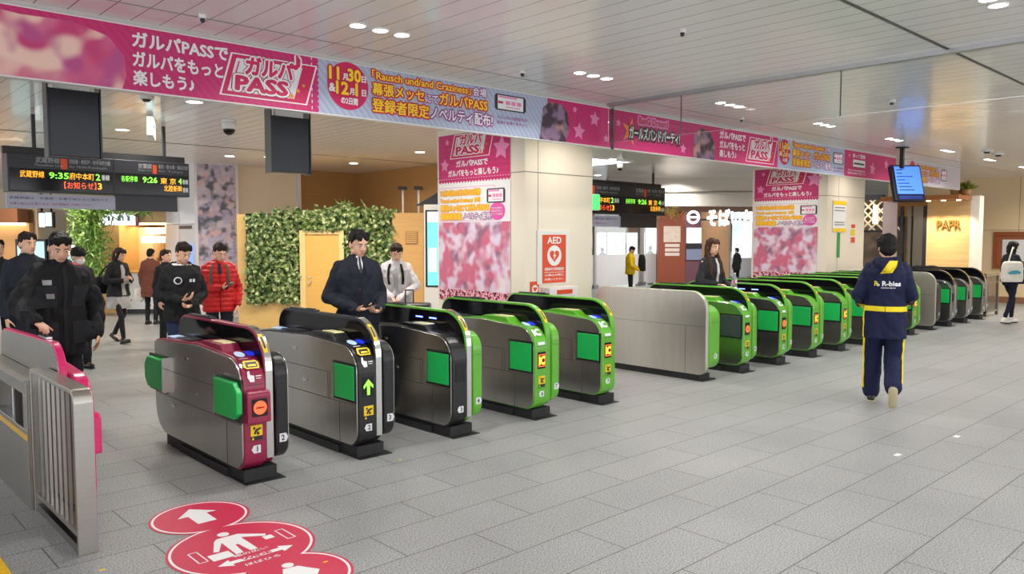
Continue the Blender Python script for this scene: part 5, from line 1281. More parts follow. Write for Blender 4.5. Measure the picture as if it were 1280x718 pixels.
for c in (-0.5, 0.5, 1.5, 2.5):
    for sgn in (1, -1):
        yc = y0 + (y1 - y0) * (0.15 + c * 0.42)
        a = (0.04, yc - hh, zm - sgn * hh); b_ = (0.04, yc + hh, zm + sgn * hh)
        lat.cyl(a, b_, 0.022, n=6)
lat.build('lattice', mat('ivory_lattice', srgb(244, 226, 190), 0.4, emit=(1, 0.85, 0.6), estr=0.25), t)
MB().box(0, 0.06, sy(1096), sy(1090), zm - 0.22, zm + 0.25).build('lantern_panel', mat('warm_lantern_panel', (1, .85, .6), emit=(1, 0.8, 0.45), estr=1.2), t)
MB().box(-0.01, 0.08, y0, y1 + 0.3, z0 - 0.05, z0).build('lattice_sill', M['grey_dark'], t); MB().box(-0.01, 0.08, y0, y1 + 0.3, z1, z1 + 0.12).build('lattice_header', M['grey_dark'], t)
S = Sheet((-0.004, sy(1171), 0), (0, -1, 0), (0, 0, 1), t, inv=True)
gl = mat('gold_letters', srgb(196, 150, 70), 0.3, 0.6)
W_ = sy(1171) - sy(1200)
S.text('raised_letters', K['black'], 'PAPR', 0.012, sz(1185, 287.2), 0.21, W_, 0.02, 0.03); S.text('raised_letters', gl, 'PAPR', 0, sz(1185, 287), 0.21, W_, 0.03, 0.03); S.done()
MB().box(-0.9, 0.3, sy(1213), sy(1118), zc, zc + 0.10).build('canopy', mat('copper_canopy', srgb(176, 112, 64), 0.35, 0.3), t)
ro = []
for i in range(4):
    y = sy(1205) + i * (sy(1150) - sy(1205)) / 3
    MB().cyl((-0.45, y, zc - 0.02), (-0.45, y, zc + 0.001), 0.05).build('canopy_spotlight', mat('warm_light_strip', (1, 1, 1)), t)
    l = bpy.data.lights.new('canopy_glow', 'SPOT'); l.energy = 55; l.spot_size = math.radians(75); l.spot_blend = 0.6; l.color = (1, 0.85, 0.6); l.shadow_soft_size = 0.05
    o = bpy.data.objects.new('canopy_glow', l); COL.objects.link(o); o.location = (XS - 0.45, y, zc - 0.04); o.rotation_euler = (0, math.radians(-22), 0)
MB().box(0, 0.3, sy(1223), sy(1212), 0, zc + 0.1).build('white_pier', mat('white_stone_pier', srgb(244, 236, 224), 0.4, 0, 0.1, 6), t)
for px, n, lab in ((1209, 90, 'spiky lit plant standing on the cafe canopy near its outer end'), (1196, 50, 'darker spiky plant standing on the cafe canopy beside the faded banner')):
    f = thing('canopy_plant', lab, 'plant', (XS - 0.2, sy(px), zc + 0.10))
    lv = MB()
    for i in range(n):
        a = rnd.uniform(0, 2 * PI); e = rnd.uniform(0.2, 1.3); L = rnd.uniform(0.16, 0.32); w = 0.02
        d = Vector((math.cos(a) * math.cos(e), math.sin(a) * math.cos(e), math.sin(e))); s_ = d.orthogonal().normalized() * w
        b0 = Vector((0, 0, 0.12)); mid = b0 + d * L * 0.6; tip = b0 + d * L + Vector((0, 0, -0.1 * L))
        lv.add([b0 - s_ * .5, b0 + s_ * .5, mid + s_, tip, mid - s_], [(0, 1, 2, 3, 4)])
    lv.build('leaves', mat('agave_leaf', srgb(150, 160, 60), 0.4, 0, 0.3, 5), f); MB().cyl((0, 0, 0), (0, 0, 0.14), 0.09, 0.12).build('pot', M['wood_dark'], f)
# framed notice on the east wall
a = on_x(1243, 290, XR); b_ = on_x(1292, 337, XR)
t = thing('framed_poster', 'brown wooden framed poster on the far cream wall behind the walking woman', 'poster', (XR, a.y, b_.z))
W = a.y - b_.y; H = a.z - b_.z
MB().ring_prism([(-W, 0), (0, 0), (0, H), (-W, H)], [(-W + 0.1, 0.1), (-0.1, 0.1), (-0.1, H - 0.1), (-W + 0.1, H - 0.1)], -0.05, 0.0, 'x').build('frame', mat('red_brown_frame', srgb(150, 84, 50), 0.4), t)
MB().box(-0.02, 0, -W + 0.1, -0.1, 0.1, H - 0.1).build('mount', mat('red_brown_mount', srgb(160, 92, 58), 0.5), t)
MB().box(-0.03, -0.02, -W + 0.2, -0.2, 0.2, H - 0.2).build('sheet', K['paper'], t)
# white service desk by the second pillar
a = on_y(1083, 320, 8.0)
# ------------------------------------------------------------------ people
SK = {'a': mat('skin_light', srgb(226, 178, 150), 0.5, 0, 0.05, 20, spec=0.3), 'b': mat('skin_tan', srgb(206, 154, 126), 0.5, 0, 0.05, 20, spec=0.3)}
HR = {'black': mat('black_hair', (0.012, 0.010, 0.010), 0.6, 0, 0.4, 60, 0.3, 90, spec=0.2), 'brown': mat('brown_hair', srgb(74, 48, 36), 0.6, 0, 0.3, 60, 0.3, 90, spec=0.2), 'dark': mat('dark_brown_hair', srgb(40, 28, 24), 0.6, 0, 0.3, 60, 0.3, 90, spec=0.2)}
def cloth(name, col, rough=0.75, var=0.12, bump=0.25, bs=45): return mat(name, col, rough, 0, var, 9, bump, bs, spec=0.25)
EYE_W = mat('eye_white', (0.75, 0.73, 0.70), 0.3); EYE_D = mat('eye_iris', (0.02, 0.012, 0.01), 0.2); LIP = mat('lips', srgb(176, 104, 96), 0.5)
V = Vector

def solid(name, mb, voxel, m, parent, smooth=6, wrinkle=0.0, wscale=9.0, quilt=None, seed=0.0):
    """merge overlapping rounded volumes into one continuous skin"""
    me = mb.mesh(name); o = bpy.data.objects.new(name, me); COL.objects.link(o)
    r = o.modifiers.new('r', 'REMESH'); r.mode = 'VOXEL'; r.voxel_size = voxel; r.use_smooth_shade = True
    s = o.modifiers.new('s', 'SMOOTH'); s.factor = 0.5; s.iterations = smooth
    em = eval_mesh(o, name)
    bpy.data.objects.remove(o, do_unlink=True); bpy.data.meshes.remove(me)
    if wrinkle or quilt:
        nv = len(em.vertices)
        co = [0.0] * (3 * nv); em.vertices.foreach_get('co', co)
        no = [c for v in em.vertices for c in v.normal]
        for i in range(nv):
            x, y, z = co[3 * i:3 * i + 3]
            d = 0.0
            if wrinkle:
                q = V((x * 1.3, y * 1.3, z * 0.8)) * wscale + V((seed, seed, 0))
                d += wrinkle * (noise.noise(q) + 0.5 * noise.noise(q * 2.1))
                d -= wrinkle * 0.7 * max(0, 0.35 - abs(noise.noise(q * 0.9 + V((7, 3, 1))))) / 0.35
            if quilt: d += quilt[0] * (abs(math.sin(z * PI / quilt[1])) - 0.6)
            for k in range(3): co[3 * i + k] += no[3 * i + k] * d
        em.vertices.foreach_set('co', co); em.update()
    em.polygons.foreach_set('use_smooth', [True] * len(em.polygons))
    return link_mesh(name, em, m, parent)

def hand(mb, wrist, d, n, side, curl=0.7, k=1.0, spread=0.0):
    """palm and five separate fingers; d points along the fingers, n out of the palm"""
    d = V(d).normalized(); n = V(n); n = (n - d * n.dot(d)).normalized()
    t = d.cross(n) * (1 if side == 'R' else -1)
    w = V(wrist)
    mb.cap(w - d * 0.02 * k, w + d * 0.02 * k, 0.024 * k, 0.026 * k, 10, (n, 0.7))
    for i, (o, L, r) in enumerate(((0.028, 0.070, .0085), (0.0095, 0.078, .0088), (-0.0095, 0.072, .0084), (-0.027, 0.057, .0074))):
        kn = w + d * (0.088 - 0.006 * abs(i - 1)) * k + t * o * k
        mb.cap(w + d * 0.015 * k + t * o * 0.7 * k, kn, 0.0135 * k, 0.0115 * k, 8, (n, 0.9))
        p = kn; dd = (d + t * (o * spread * 10)).normalized()
        for j, f in enumerate((0.46, 0.30, 0.24)):
            a = curl * (0.55, 0.75, 0.55)[j] * (1 + 0.08 * i)
            dd = (dd * math.cos(a) + n * math.sin(a)).normalized()
            q = p + dd * L * f * k
            mb.cap(p, q, r * k * (1 - 0.08 * j), r * k * (0.93 - 0.08 * j), 8); p = q
    p = w + d * 0.02 * k + t * 0.022 * k
    dd = (d * 0.62 + t * 0.66 + n * 0.42).normalized()
    for L, r0, r1 in ((0.042, .0135, .0105), (0.032, .0105, .0092), (0.025, .0092, .008)):
        q = p + dd * L * k; mb.cap(p, q, r0 * k, r1 * k, 8); p = q; dd = (dd + d * 0.45 + n * 0.15).normalized()

def bvh_of(o):
    me = o.data; return BVHTree.FromPolygons([v.co.copy() for v in me.vertices], [list(p.vertices) for p in me.polygons])
def wrap_patch(name, m, parent, tree, axis, z0, z1, a0, a1, nz=6, na=14, off=0.004, R=0.6, edge=None):
    """a strip of cloth lying on a garment: rays thrown inward at an axis find the surface. angles: 0 = the person's front, + = their right"""
    b = MB(); rows = []
    for i in range(nz + 1):
        z = z0 + (z1 - z0) * i / nz; row = []
        e = edge(i / nz) if edge else (0, 0)
        for j in range(na + 1):
            a = math.radians(a0 + e[0] + (a1 + e[1] - a0 - e[0]) * j / na)
            cx, cy = axis(z); d = V((math.sin(a), math.cos(a), 0)); o = V((cx, cy, z)) + d * R
            h = tree.ray_cast(o, -d, R)
            if h[0] is None: p = None
            else: p = h[0] + d * off
            row.append(p)
        rows.append(row)
    idx = {}; vs = []
    for i, row in enumerate(rows):
        for j, p in enumerate(row):
            if p is not None: idx[(i, j)] = len(vs); vs.append(p)
    fs = [(idx[(i, j)], idx[(i, j + 1)], idx[(i + 1, j + 1)], idx[(i + 1, j)]) for i in range(nz) for j in range(na) if all(k in idx for k in ((i, j), (i, j + 1), (i + 1, j + 1), (i + 1, j)))]
    if not fs: return None
    b.add(vs, fs, True); o = b.build(name, m, parent, fix=False)
    return o
def project_sheet(name, m, parent, tree, vs, fs, direction, off):
    d = V(direction).normalized(); out = []
    for p in vs:
        h = tree.ray_cast(V(p) - d * 0.6, d, 1.2); out.append((h[0] if h[0] is not None else V(p)) - d * off)
    b = MB(); b.add(out, fs); return b.build(name, m, parent, fix=False)

def person(label, loc, rz, h=1.70, skin='a', hair=('short', 'black'), jacket=None, lower=None, shoes=None, group=None, head=(0, 0, 0), lean=0.0, fem=False,
           arms=None, legs=None, voxel=0.0065, mask=False, hide_legs=False, glasses=False, bust=False, curl=(0.7, 0.7), hands=True, far=False):
    """a standing or walking person; +Y is the person's front and +X the person's right. Every garment is a child of the person"""
    t = thing('person', label, 'person', loc, rz, group)
    s = h / 1.70; t.scale = (s, s, s)
    sw = 0.15 if fem else 0.168
    ly = lambda z: lean * max(0.0, z - 0.92)          # forward lean grows above the hips
    A = {'R': [(sw, ly(1.37), 1.375), (sw + 0.055, ly(1.12) - 0.03, 1.10), (sw + 0.06, ly(0.87) + 0.05, 0.86)],
         'L': [(-sw, ly(1.37), 1.375), (-sw - 0.055, ly(1.12) - 0.03, 1.10), (-sw - 0.06, ly(0.87) + 0.05, 0.86)]}
    HD = {'R': ((0, 0.15, -1), (-1, 0, 0)), 'L': ((0, 0.15, -1), (1, 0, 0))}
    if arms:
        for k in arms:
            a = arms[k]; A[k][1] = a[0]; A[k][2] = a[1]
            if len(a) > 2: HD[k] = (a[2], a[3])
    L = {'R': [(0.09, 0, 0.90), (0.095, 0.015, 0.49), (0.095, -0.02, 0.085), (0, 1, 0)], 'L': [(-0.09, 0, 0.90), (-0.095, 0.015, 0.49), (-0.095, -0.02, 0.085), (0, 1, 0)]}
    if legs:
        for k in legs:
            for i, p in enumerate(legs[k]): L[k][i + 1] = p
    yaw, pitch, roll = [math.radians(q) for q in head]
    hb = V((0, ly(1.47) + 0.01, 1.49))
    HM = Matrix.Translation(hb) @ Matrix.Rotation(-yaw, 4, 'Z') @ Matrix.Rotation(-pitch, 4, 'X') @ Matrix.Rotation(roll, 4, 'Y') @ Matrix.Translation(-V((0, 0.0, 1.49)))
    H3 = HM.to_3x3()
    hp = lambda x, y, z: HM @ V((x, y, z))
    # ---- the body: one continuous surface
    b = MB()
    b.ell(hp(0, -0.005, 1.612), (.074, .092, .094), H3); b.ell(hp(0, 0.028, 1.56), (.060, .064, .082), H3); b.ell(hp(0, 0.055, 1.512), (.036, .034, .032), H3)
    b.cap(hp(-.046, 0.022, 1.525), hp(0, 0.05, 1.505), .022, .024); b.cap(hp(.046, 0.022, 1.525), hp(0, 0.05, 1.505), .022, .024)
    if not far:
        b.cap(hp(0, 0.088, 1.597), hp(0, 0.103, 1.562), .009, .0145, 8); b.cap(hp(-.013, 0.093, 1.557), hp(.013, 0.093, 1.557), .009, .009, 8)
        b.cap(hp(-.035, 0.080, 1.612), hp(.035, 0.080, 1.612), .010, .010, 8); b.cap(hp(-.018, 0.084, 1.527), hp(.018, 0.084, 1.527), .009, .009, 8)
    for q in (-1, 1): b.ell(hp(q * .076, -0.005, 1.572), (.010, .022, .031), H3, 10, 8)
    b.cap((0, ly(1.38) - 0.012, 1.38), hp(0, -0.012, 1.535), .060 if not fem else .050, .052 if not fem else .045)
    tr = 0.8
    b.loft([(0, ly(z) + y, z, rx * tr, ry * tr) for z, y, rx, ry in ((.84, 0, .14, .11), (.95, 0, .165, .115), (1.08, 0, .145, .10), (1.25, .0, .165, .115), (1.36, -.005, .165, .10), (1.43, -.01, .09, .07))])
    for k in 'RL':
        sh, el, wr = [V(p) for p in A[k]]
        b.cap(sh, el, .042, .036); b.cap(el, wr, .035, .024)
        if hands: hand(b, wr + (wr - el).normalized() * 0.025, HD[k][0], HD[k][1], k, curl[0 if k == 'R' else 1], 1.0 if not fem else 0.92)
        else: b.ell(wr + (wr - el).normalized() * 0.06, (.035, .04, .05))
        if not hide_legs:
            hi, kn, an = [V(p) for p in L[k][:3]]; fd = V(L[k][3]).normalized()
            lk = .80 if fem else 1.0; b.cap(hi, kn, .066 * lk, .046 * lk); b.cap(kn, an, .044 * lk, .032 * lk); b.cap(an + V((0, 0, -.03)), an + V((0, 0, -.04)) + fd * 0.12, .032, .024)
    body = solid('body', b, voxel, SK[skin], t, 5)
    # ---- face
    if not far:
        for q in (-1, 1):
            e = MB().ell(hp(q * .031, 0.0800, 1.590), (.0125, .009, .0068), H3, 10, 8).build('eye', EYE_W, body)
            MB().ell(hp(q * .031, 0.0875, 1.590), (.0058, .004, .0058), H3, 8, 6).build('iris', EYE_D, e)
            MB().cap(hp(q * .018, 0.0935, 1.612), hp(q * .046, 0.082, 1.613), .0040, .0028, 6, None, 2).build('eyebrow', HR[hair[1]], body)
        if not mask: MB().cap(hp(-.019, 0.0915, 1.528), hp(.019, 0.0915, 1.528), .0055, .0055, 8, (H3 @ V((0, 0, 1)), 0.7), 2).build('mouth', LIP, body)
    if mask:
        mk = MB(); mk.ell(hp(0, 0.060, 1.535), (.058, .050, .050), H3); o = mk.build('face_mask', mat('white_face_mask', (0.82, 0.83, 0.84), 0.7), t)
    # ---- hair
    st, hc = hair; hm = HR[hc]; g = MB()
    if st != 'none':
        g.ell(hp(0, -0.018, 1.630), (.082, .095, .088), H3); g.ell(hp(0, -0.055, 1.585), (.070, .054, .07), H3)
        g.cap(hp(-.042, 0.040, 1.680), hp(.045, 0.040, 1.680), .026, .026)
        for q in (-1, 1): g.cap(hp(q * .064, 0.022, 1.66), hp(q * .074, 0.008, 1.592), .020, .009)
        if st in ('short',):
            for i in range(-4, 5):
                x = i * .0135; y = .074 - .9 * x * x / .06 * .22
                g.cap(hp(x, y - .012, 1.676), hp(x * 1.15 + .008, y + .006, 1.640 - .008 * (i % 2)), .013, .0045, 6)
        if st == 'full':
            g.ell(hp(0, -0.012, 1.634), (.094, .108, .092), H3); g.ell(hp(0, -0.055, 1.565), (.080, .060, .075), H3)
            for q in (-1, 1): g.cap(hp(q * .072, 0.02, 1.66), hp(q * .082, 0.0, 1.57), .024, .014)
        if st in ('bob', 'long'):
            for q in (-1, 1): g.cap(hp(q * .07, 0.02, 1.65), hp(q * .078, 0.012, 1.50), .030, .026)
            g.cap(hp(0, -.05, 1.58), hp(0, -.055, 1.49), .075, .06)
            for i in range(-3, 4): g.cap(hp(i * .018, 0.064, 1.672), hp(i * .02, 0.082, 1.632), .013, .005, 6)
        if st == 'long':
            for q in (-1, 1):
                g.cap(hp(q * .08, 0.0, 1.52), (q * .10, ly(1.35) + 0.07, 1.36), .032, .036); g.cap((q * .10, ly(1.35) + 0.07, 1.36), (q * .115, ly(1.2) + 0.11, 1.20), .036, .020)
            g.cap(hp(0, -.06, 1.5), (0, ly(1.3) - .09, 1.28), .07, .06, 12, (V((0, 1, 0)), 0.6))
        if st == 'cap': pass
        solid('hair', g, max(voxel, 0.007), hm, t, 2, 0.006, 26)
    if st == 'cap':
        MB().loft([(0, -.012, 1.60, .088, .102), (0, -.012, 1.64, .092, .107), (0, -.012, 1.70, .075, .088), (0, -.012, 1.725, .03, .04)]).tf(HM).build('knit_cap', HR['black'], t)
    res = {'t': t, 'HM': HM, 'A': A, 'L': L}
    # ---- lower garment
    lw = dict(mat=None, kind='trousers', r=(.092, .070, .058), skirt=None); lw.update(lower or {})
    g = MB()
    if not hide_legs:
        g.loft([(0, 0, .80, .15, .115), (0, 0, .90, .172, .13), (0, 0, 1.0, .155, .118), (0, ly(1.05), 1.06, .15, .112)])
        for k in 'RL':
            hi, kn, an = [V(p) for p in L[k][:3]]
            g.cap(hi + V((0, 0, -.02)), kn, lw['r'][0], lw['r'][1]); g.cap(kn, an + (kn - an).normalized() * lw.get('cuff', 0.01), lw['r'][1] * .98, lw['r'][2])
        res['trousers'] = solid('trousers', g, max(voxel, .008), lw['mat'], t, 5, lw.get('wr', .007), 10, None, len(label) * 1.7)
        sm = shoes or M['black']
        for k in 'RL':
            hi, kn, an = [V(p) for p in L[k][:3]]; fd = V(L[k][3]).normalized()
            side = fd.cross(V((0, 0, 1))).normalized(); up = side.cross(fd).normalized()
            q = an - up * 0.045
            f = MB(); f.cap(q - fd * 0.045, q + fd * 0.125, .040, .036, 12, (up, 0.95)); f.cap(q + up * .02 - fd * .03, q + up * .055, .040, .040)
            sh = solid('shoe', f, max(voxel, .008), sm, t, 3)
            so = MB(); so.cap(q - up * .030 - fd * 0.05, q - up * .030 + fd * 0.135, .042, .038, 14, (up, 0.30)); so.build('sole', lw.get('sole', M['black_matt']), sh)
    # ---- upper garments
    for jk in ([jacket] if isinstance(jacket, dict) else (jacket or [])):
        J = dict(mat=None, hem=.80, p=1.0, flare=1.0, sleeve=(.060, .053, .043), wr=.008, name='jacket', collar=True, quilt=None, sl=True, chest=1.0, hood=None); J.update(jk)
        p = J['p']; g = MB(); hz = J['hem']
        zs = [hz] + [z for z in (.92, 1.02) if z > hz + .05] + [1.12, 1.24, 1.34, 1.41, 1.455]
        def sec(z):
            tb = [(.3, .17, .13), (.80, .178, .135), (.92, .178, .136), (1.02, .165, .125), (1.12, .165, .122), (1.24, .185, .130), (1.34, .190, .122), (1.41, .140, .098), (1.455, .078, .078)] if not fem else \
                 [(.3, .17, .13), (.80, .178, .138), (.92, .172, .132), (1.02, .150, .115), (1.12, .148, .112), (1.24, .165, .128), (1.34, .170, .112), (1.41, .122, .088), (1.455, .066, .068)]
            for (a, ax, ay), (c, bx, by) in zip(tb[:-1], tb[1:]):
                if a <= z <= c: f = (z - a) / (c - a); return ax + (bx - ax) * f, ay + (by - ay) * f
            return tb[-1][1:]
        rings = []
        for z in zs:
            rx, ry = sec(z); f = p * (1 + (J['flare'] - 1) * max(0, (1.1 - z) / (1.1 - hz + 1e-3)))
            rings.append((0, ly(z) - .004, z, rx * f, ry * f))
        g.loft(rings, 28)
        if J['sl']:
            for k in 'RL':
                sh, el, wr = [V(q) for q in A[k]]; q_ = 1 if k == 'R' else -1
                g.cap((q_ * .062, ly(1.44) - .008, 1.432), (q_ * (sw - .022), ly(1.38) - .004, 1.376), .046, .060 * p)
                g.cap(sh + V((-.014 if k == 'R' else .014, 0, -.024)), el, J['sleeve'][0] * p, J['sleeve'][1] * p); g.cap(el, wr + (el - wr).normalized() * .0, J['sleeve'][1] * p, J['sleeve'][2] * p)
        if J['collar']: g.loft([(0, ly(1.42) - .006, 1.41, .082, .082), (0, ly(1.46) + .0, 1.465, .072, .076), (0, ly(1.5) + .002, 1.495, .070, .074)])
        if J['hood'] == 'down':
            g.cap((-.085, ly(1.42) - .06, 1.44), (0, ly(1.36) - .135, 1.38), .045, .055); g.cap((.085, ly(1.42) - .06, 1.44), (0, ly(1.36) - .135, 1.38), .045, .055); g.cap((-.09, ly(1.44) + .0, 1.46), (-.085, ly(1.42) - .06, 1.44), .03, .045); g.cap((.09, ly(1.44) + .0, 1.46), (.085, ly(1.42) - .06, 1.44), .03, .045)
            g.ell((0, ly(1.4) - .10, 1.41), (.10, .06, .075))
        o = solid(J['name'], g, max(voxel, .008), J['mat'], t, 5, J['wr'], J.get('ws', 9.0), J['quilt'], len(label) * 1.3)
        res[J['name']] = o
    return res

axis0 = lambda z: (0.0, 0.0)
def front_zip(R, name, m, w=4, z0=.82, z1=1.44, piece='zip', off=0.005): return wrap_patch(name, m, R[piece if piece in R else 'jacket'], bvh_of(R[piece if piece in R else 'jacket']), axis0, z0, z1, -w, w, 12, 2, off)
def backpack(R, label, m, c=(0, -.21, 1.18), r=(.14, .09, .21)):
    pass

C_black = cloth('black_jacket_cloth', (0.014, 0.014, 0.016)); C_char = cloth('charcoal_coat_cloth', (0.024, 0.025, 0.030)); C_navy = cloth('navy_coat_cloth', (0.017, 0.020, 0.032))
C_jean = cloth('blue_denim', srgb(36, 48, 78)); C_dkjean = cloth('dark_trousers', (0.016, 0.017, 0.022)); C_grey = cloth('grey_knit', srgb(168, 166, 168)); C_red = cloth('red_down_fabric', srgb(190, 32, 34), 0.45)
C_wht = cloth('pale_grey_jacket_cloth', srgb(206, 200, 200)); C_yel = cloth('yellow_down_fabric', srgb(240, 200, 16), 0.5); C_brown = cloth('russet_tweed', srgb(112, 64, 50)); C_uni = cloth('navy_uniform_cloth', srgb(24, 30, 62), 0.7, 0.08)
C_uyel = cloth('yellow_uniform_trim', srgb(238, 214, 40), 0.6); B_olive = cloth('olive_bag_canvas', srgb(84, 84, 68)); B_black = cloth('black_bag_fabric', (0.012, 0.012, 0.014)); B_cream = cloth('cream_tote_canvas', srgb(226, 220, 206))
S_white = mat('white_sneaker', srgb(226, 222, 214), 0.5); S_black = mat('black_shoe_leather', (0.012, 0.012, 0.012), 0.35); S_cream = mat('cream_sole_rubber', srgb(196, 186, 150), 0.6)
PH = mat('phone_black_case', (0.01, 0.01, 0.012), 0.2); PS = mat('phone_lit_glass', (0.2, 0.3, 0.4), 0.15, emit=(0.5, 0.7, 0.9), estr=0.3)

def world_of(R, p): return R['t'].matrix_basis @ V(p)
def held_phone(R, p, rz, tilt, label, up=True):
    t = thing('smartphone', label, 'phone', world_of(R, p), R['t'].rotation_euler[2] + rz)
    Mx = Matrix.Rotation(tilt, 4, 'X')
    MB().box(-.036, .036, -.075, .075, -.005, .004).tf(Mx).build('case', PH, t, 0.003); MB().box(-.032, .032, -.069, .069, .004, .0046).tf(Mx).build('display', PS, t)
    return t
def bag_shape(name, m, parent, w, d, hgt, flap=True, top=0.8):
    g = MB(); g.loft([(0, 0, 0.02, w * .46, d * .46), (0, 0, hgt * .2, w * .5, d * .5), (0, 0, hgt * .7, w * .49, d * .48), (0, 0, hgt * .93, w * .44, d * .38), (0, 0, hgt, w * .36, d * .22)], 28, 3.2)
    return solid(name, g, 0.010, m, parent, 4, 0.006, 10)

RZ_GATE = PI                    # faces towards the camera side of the gates (local +Y along world -Y)
# man in the black padded coat reaching for the pink gate
pA = at_dist(70, 6.5)
R = person('man in a bulky black padded coat with chest straps, reaching down onto the pink gate', (pA.x, pA.y, 0), RZ_GATE + 0.10, 1.74, 'a', ('short', 'black'),
           dict(mat=C_black, hem=.70, p=1.20, sleeve=(.072, .066, .055), wr=.016, ws=8, hood='down'), dict(mat=C_dkjean), S_black, head=(8, 26, 0), lean=0.10,
           arms={'R': ((.32, .10, 1.12), (.27, .33, 1.02), (-.1, 1, -.25), (0, 0, -1)), 'L': ((-.30, -.02, 1.10), (-.26, .10, .88), (.05, .25, -1), (1, 0, 0))})
T_ = bvh_of(R['jacket'])
wrap_patch('zip_flap', cloth('black_zip_flap', (0.022, 0.022, 0.025)), R['jacket'], T_, axis0, .74, 1.42, -5, 5, 18, 4, 0.010)
for a0, a1 in ((18, 62), (-62, -18)): wrap_patch('chest_pocket', C_char, R['jacket'], T_, axis0, 1.10, 1.27, a0, a1, 6, 8, 0.006); wrap_patch('hip_pocket', C_char, R['jacket'], T_, axis0, .80, .98, a0, a1, 6, 8, 0.006)
wrap_patch('strap', mat('steel_buckle_strap', (0.35, 0.35, 0.35), 0.4, 0.4), R['jacket'], T_, axis0, 1.17, 1.21, 24, 40, 2, 4, 0.018); wrap_patch('strap', mat('steel_buckle_strap', (0, 0, 0)), R['jacket'], T_, axis0, 1.28, 1.32, 28, 44, 2, 4, 0.016)
wrap_patch('inner_collar', mat('crimson_lining', srgb(170, 30, 60), 0.6), R['jacket'], T_, axis0, 1.43, 1.455, -80, -45, 2, 5, 0.008)
pB = at_dist(34, 8.3)
R = person('man in a dark navy coat standing half hidden behind the black padded coat', (pB.x, pB.y, 0), RZ_GATE + 0.15, 1.74, 'a', ('short', 'dark'), dict(mat=C_navy, hem=.66, p=1.12, wr=.012), dict(mat=C_dkjean), S_black, head=(-10, 5, 0), voxel=.008)
front_zip(R, 'front_placket', C_black, 4, .7, 1.4)
pC = at_dist(-4, 9.5)
person('dark-jacketed person cut off by the picture edge, behind the pink gate', (pC.x, pC.y, 0), RZ_GATE + 0.2, 1.66, 'a', ('short', 'black'), dict(mat=C_black, hem=.80, p=1.08), dict(mat=C_dkjean), S_black, voxel=.009)
pD = at_dist(97, 10.0)
R = person('person in black with a knitted cap and white face mask, before the bamboo', (pD.x, pD.y, 0), RZ_GATE + 0.25, 1.55, 'a', ('cap', 'black'), dict(mat=C_black, hem=.76, p=1.12), dict(mat=C_dkjean), S_black, head=(0, 8, 0), mask=True, voxel=.008)
# woman in the grey dress
pE = at_dist(147, 12.5)
R = person('woman in black jacket over a long grey top, walking past the kiosk', (pE.x, pE.y, 0), FACE_CAM - PI / 2 - 0.45, 1.52, 'a', ('bob', 'dark'),
           [dict(mat=C_grey, hem=.62, p=.98, flare=1.22, sl=False, name='dress', collar=False, wr=.010), dict(mat=C_black, hem=.84, p=1.13, name='jacket', flare=1.05, wr=.012)],
           dict(mat=C_black, r=(.074, .052, .040)), S_black, fem=True, head=(-15, 22, 0), voxel=.008,
           arms={'R': ((.25, -.02, 1.12), (.10, .22, 1.12), (-.6, .7, .3), (0, 0, 1)), 'L': ((-.25, -.02, 1.12), (-.08, .24, 1.14), (.5, .6, .3), (1, 0, 0))},
           legs={'R': ((.09, .16, .50), (.085, .20, .09), (0, 1, 0.15)), 'L': ((-.09, -.02, .49), (-.085, -.26, .14), (0, 1, -.5))})
T_ = bvh_of(R['jacket']); wrap_patch('open_front', C_grey, R['jacket'], T_, axis0, .86, 1.40, -16, 16, 14, 6, 0.006)
bg = thing('shoulder_bag', 'black shoulder bag hanging at the back of the woman in the grey top', 'bag', world_of(R, (.10, -.27, .86)), R['t'].rotation_euler[2])
bag_shape('bag_body', B_black, bg, .30, .13, .30); MB().tube([(.08, 0, .28), (.03, .05, .40), (-.02, .07, .46)], .012).build('strap', B_black, bg)
# customer at the kiosk, from behind
pF = at_dist(188, 15.2)
R = person('customer in a russet tweed coat seen from behind at the kiosk counter', (pF.x, pF.y, 0), FACE_CAM, 1.46, 'a', ('short', 'black'), dict(mat=C_brown, hem=.62, p=1.16, flare=1.1, wr=.012), dict(mat=C_black, r=(.08, .06, .052)), S_black, voxel=.010, far=True, head=(0, 6, 0))
bg = thing('shopping_bag', 'small pale bag hanging from the hand of the tweed-coated customer', 'bag', world_of(R, (-.30, .06, .50)), FACE_CAM)
bag_shape('bag_body', B_cream, bg, .20, .09, .26); MB().tube([(-.05, 0, .24), (0, 0, .34), (.05, 0, .24)], .006).build('handle', B_cream, bg)
pG = at_dist(207, 11.8)
R = person('person in black half hidden behind the man with the round chest badge', (pG.x, pG.y, 0), RZ_GATE + 0.5, 1.50, 'a', ('short', 'dark'), dict(mat=C_black, hem=.60, p=1.12), dict(mat=C_black), S_black, voxel=.009)
# man with the round chest badge
pH = at_dist(226, 8.6)
R = person('man in a black pullover with a round chest badge, hands joined in front', (pH.x, pH.y, 0), RZ_GATE - 0.10, 1.64, 'a', ('short', 'dark'), dict(mat=C_black, hem=.80, p=1.14, wr=.014, collar=False, hood='down'), dict(mat=C_jean, r=(.094, .074, .066)), S_black, head=(-14, 24, 0), lean=0.05,
           arms={'R': ((.25, -.03, 1.10), (.07, .24, 1.06), (-.75, .5, .25), (0, -.3, 1)), 'L': ((-.25, -.03, 1.10), (-.03, .25, 1.00), (.7, .6, -.1), (0, .2, 1))}, curl=(1.0, 1.0),
           legs={'R': ((.10, .10, .50), (.12, .02, .09)), 'L': ((-.09, .02, .49), (-.09, -.08, .09))})
T_ = bvh_of(R['jacket'])
MBv = [(.075 + .042 * math.cos(a * PI / 10), .5, 1.27 + .042 * math.sin(a * PI / 10)) for a in range(20)]
project_sheet('round_badge', K['paper'], R['jacket'], T_, MBv, [list(range(20))], (0, -1, 0), .006)
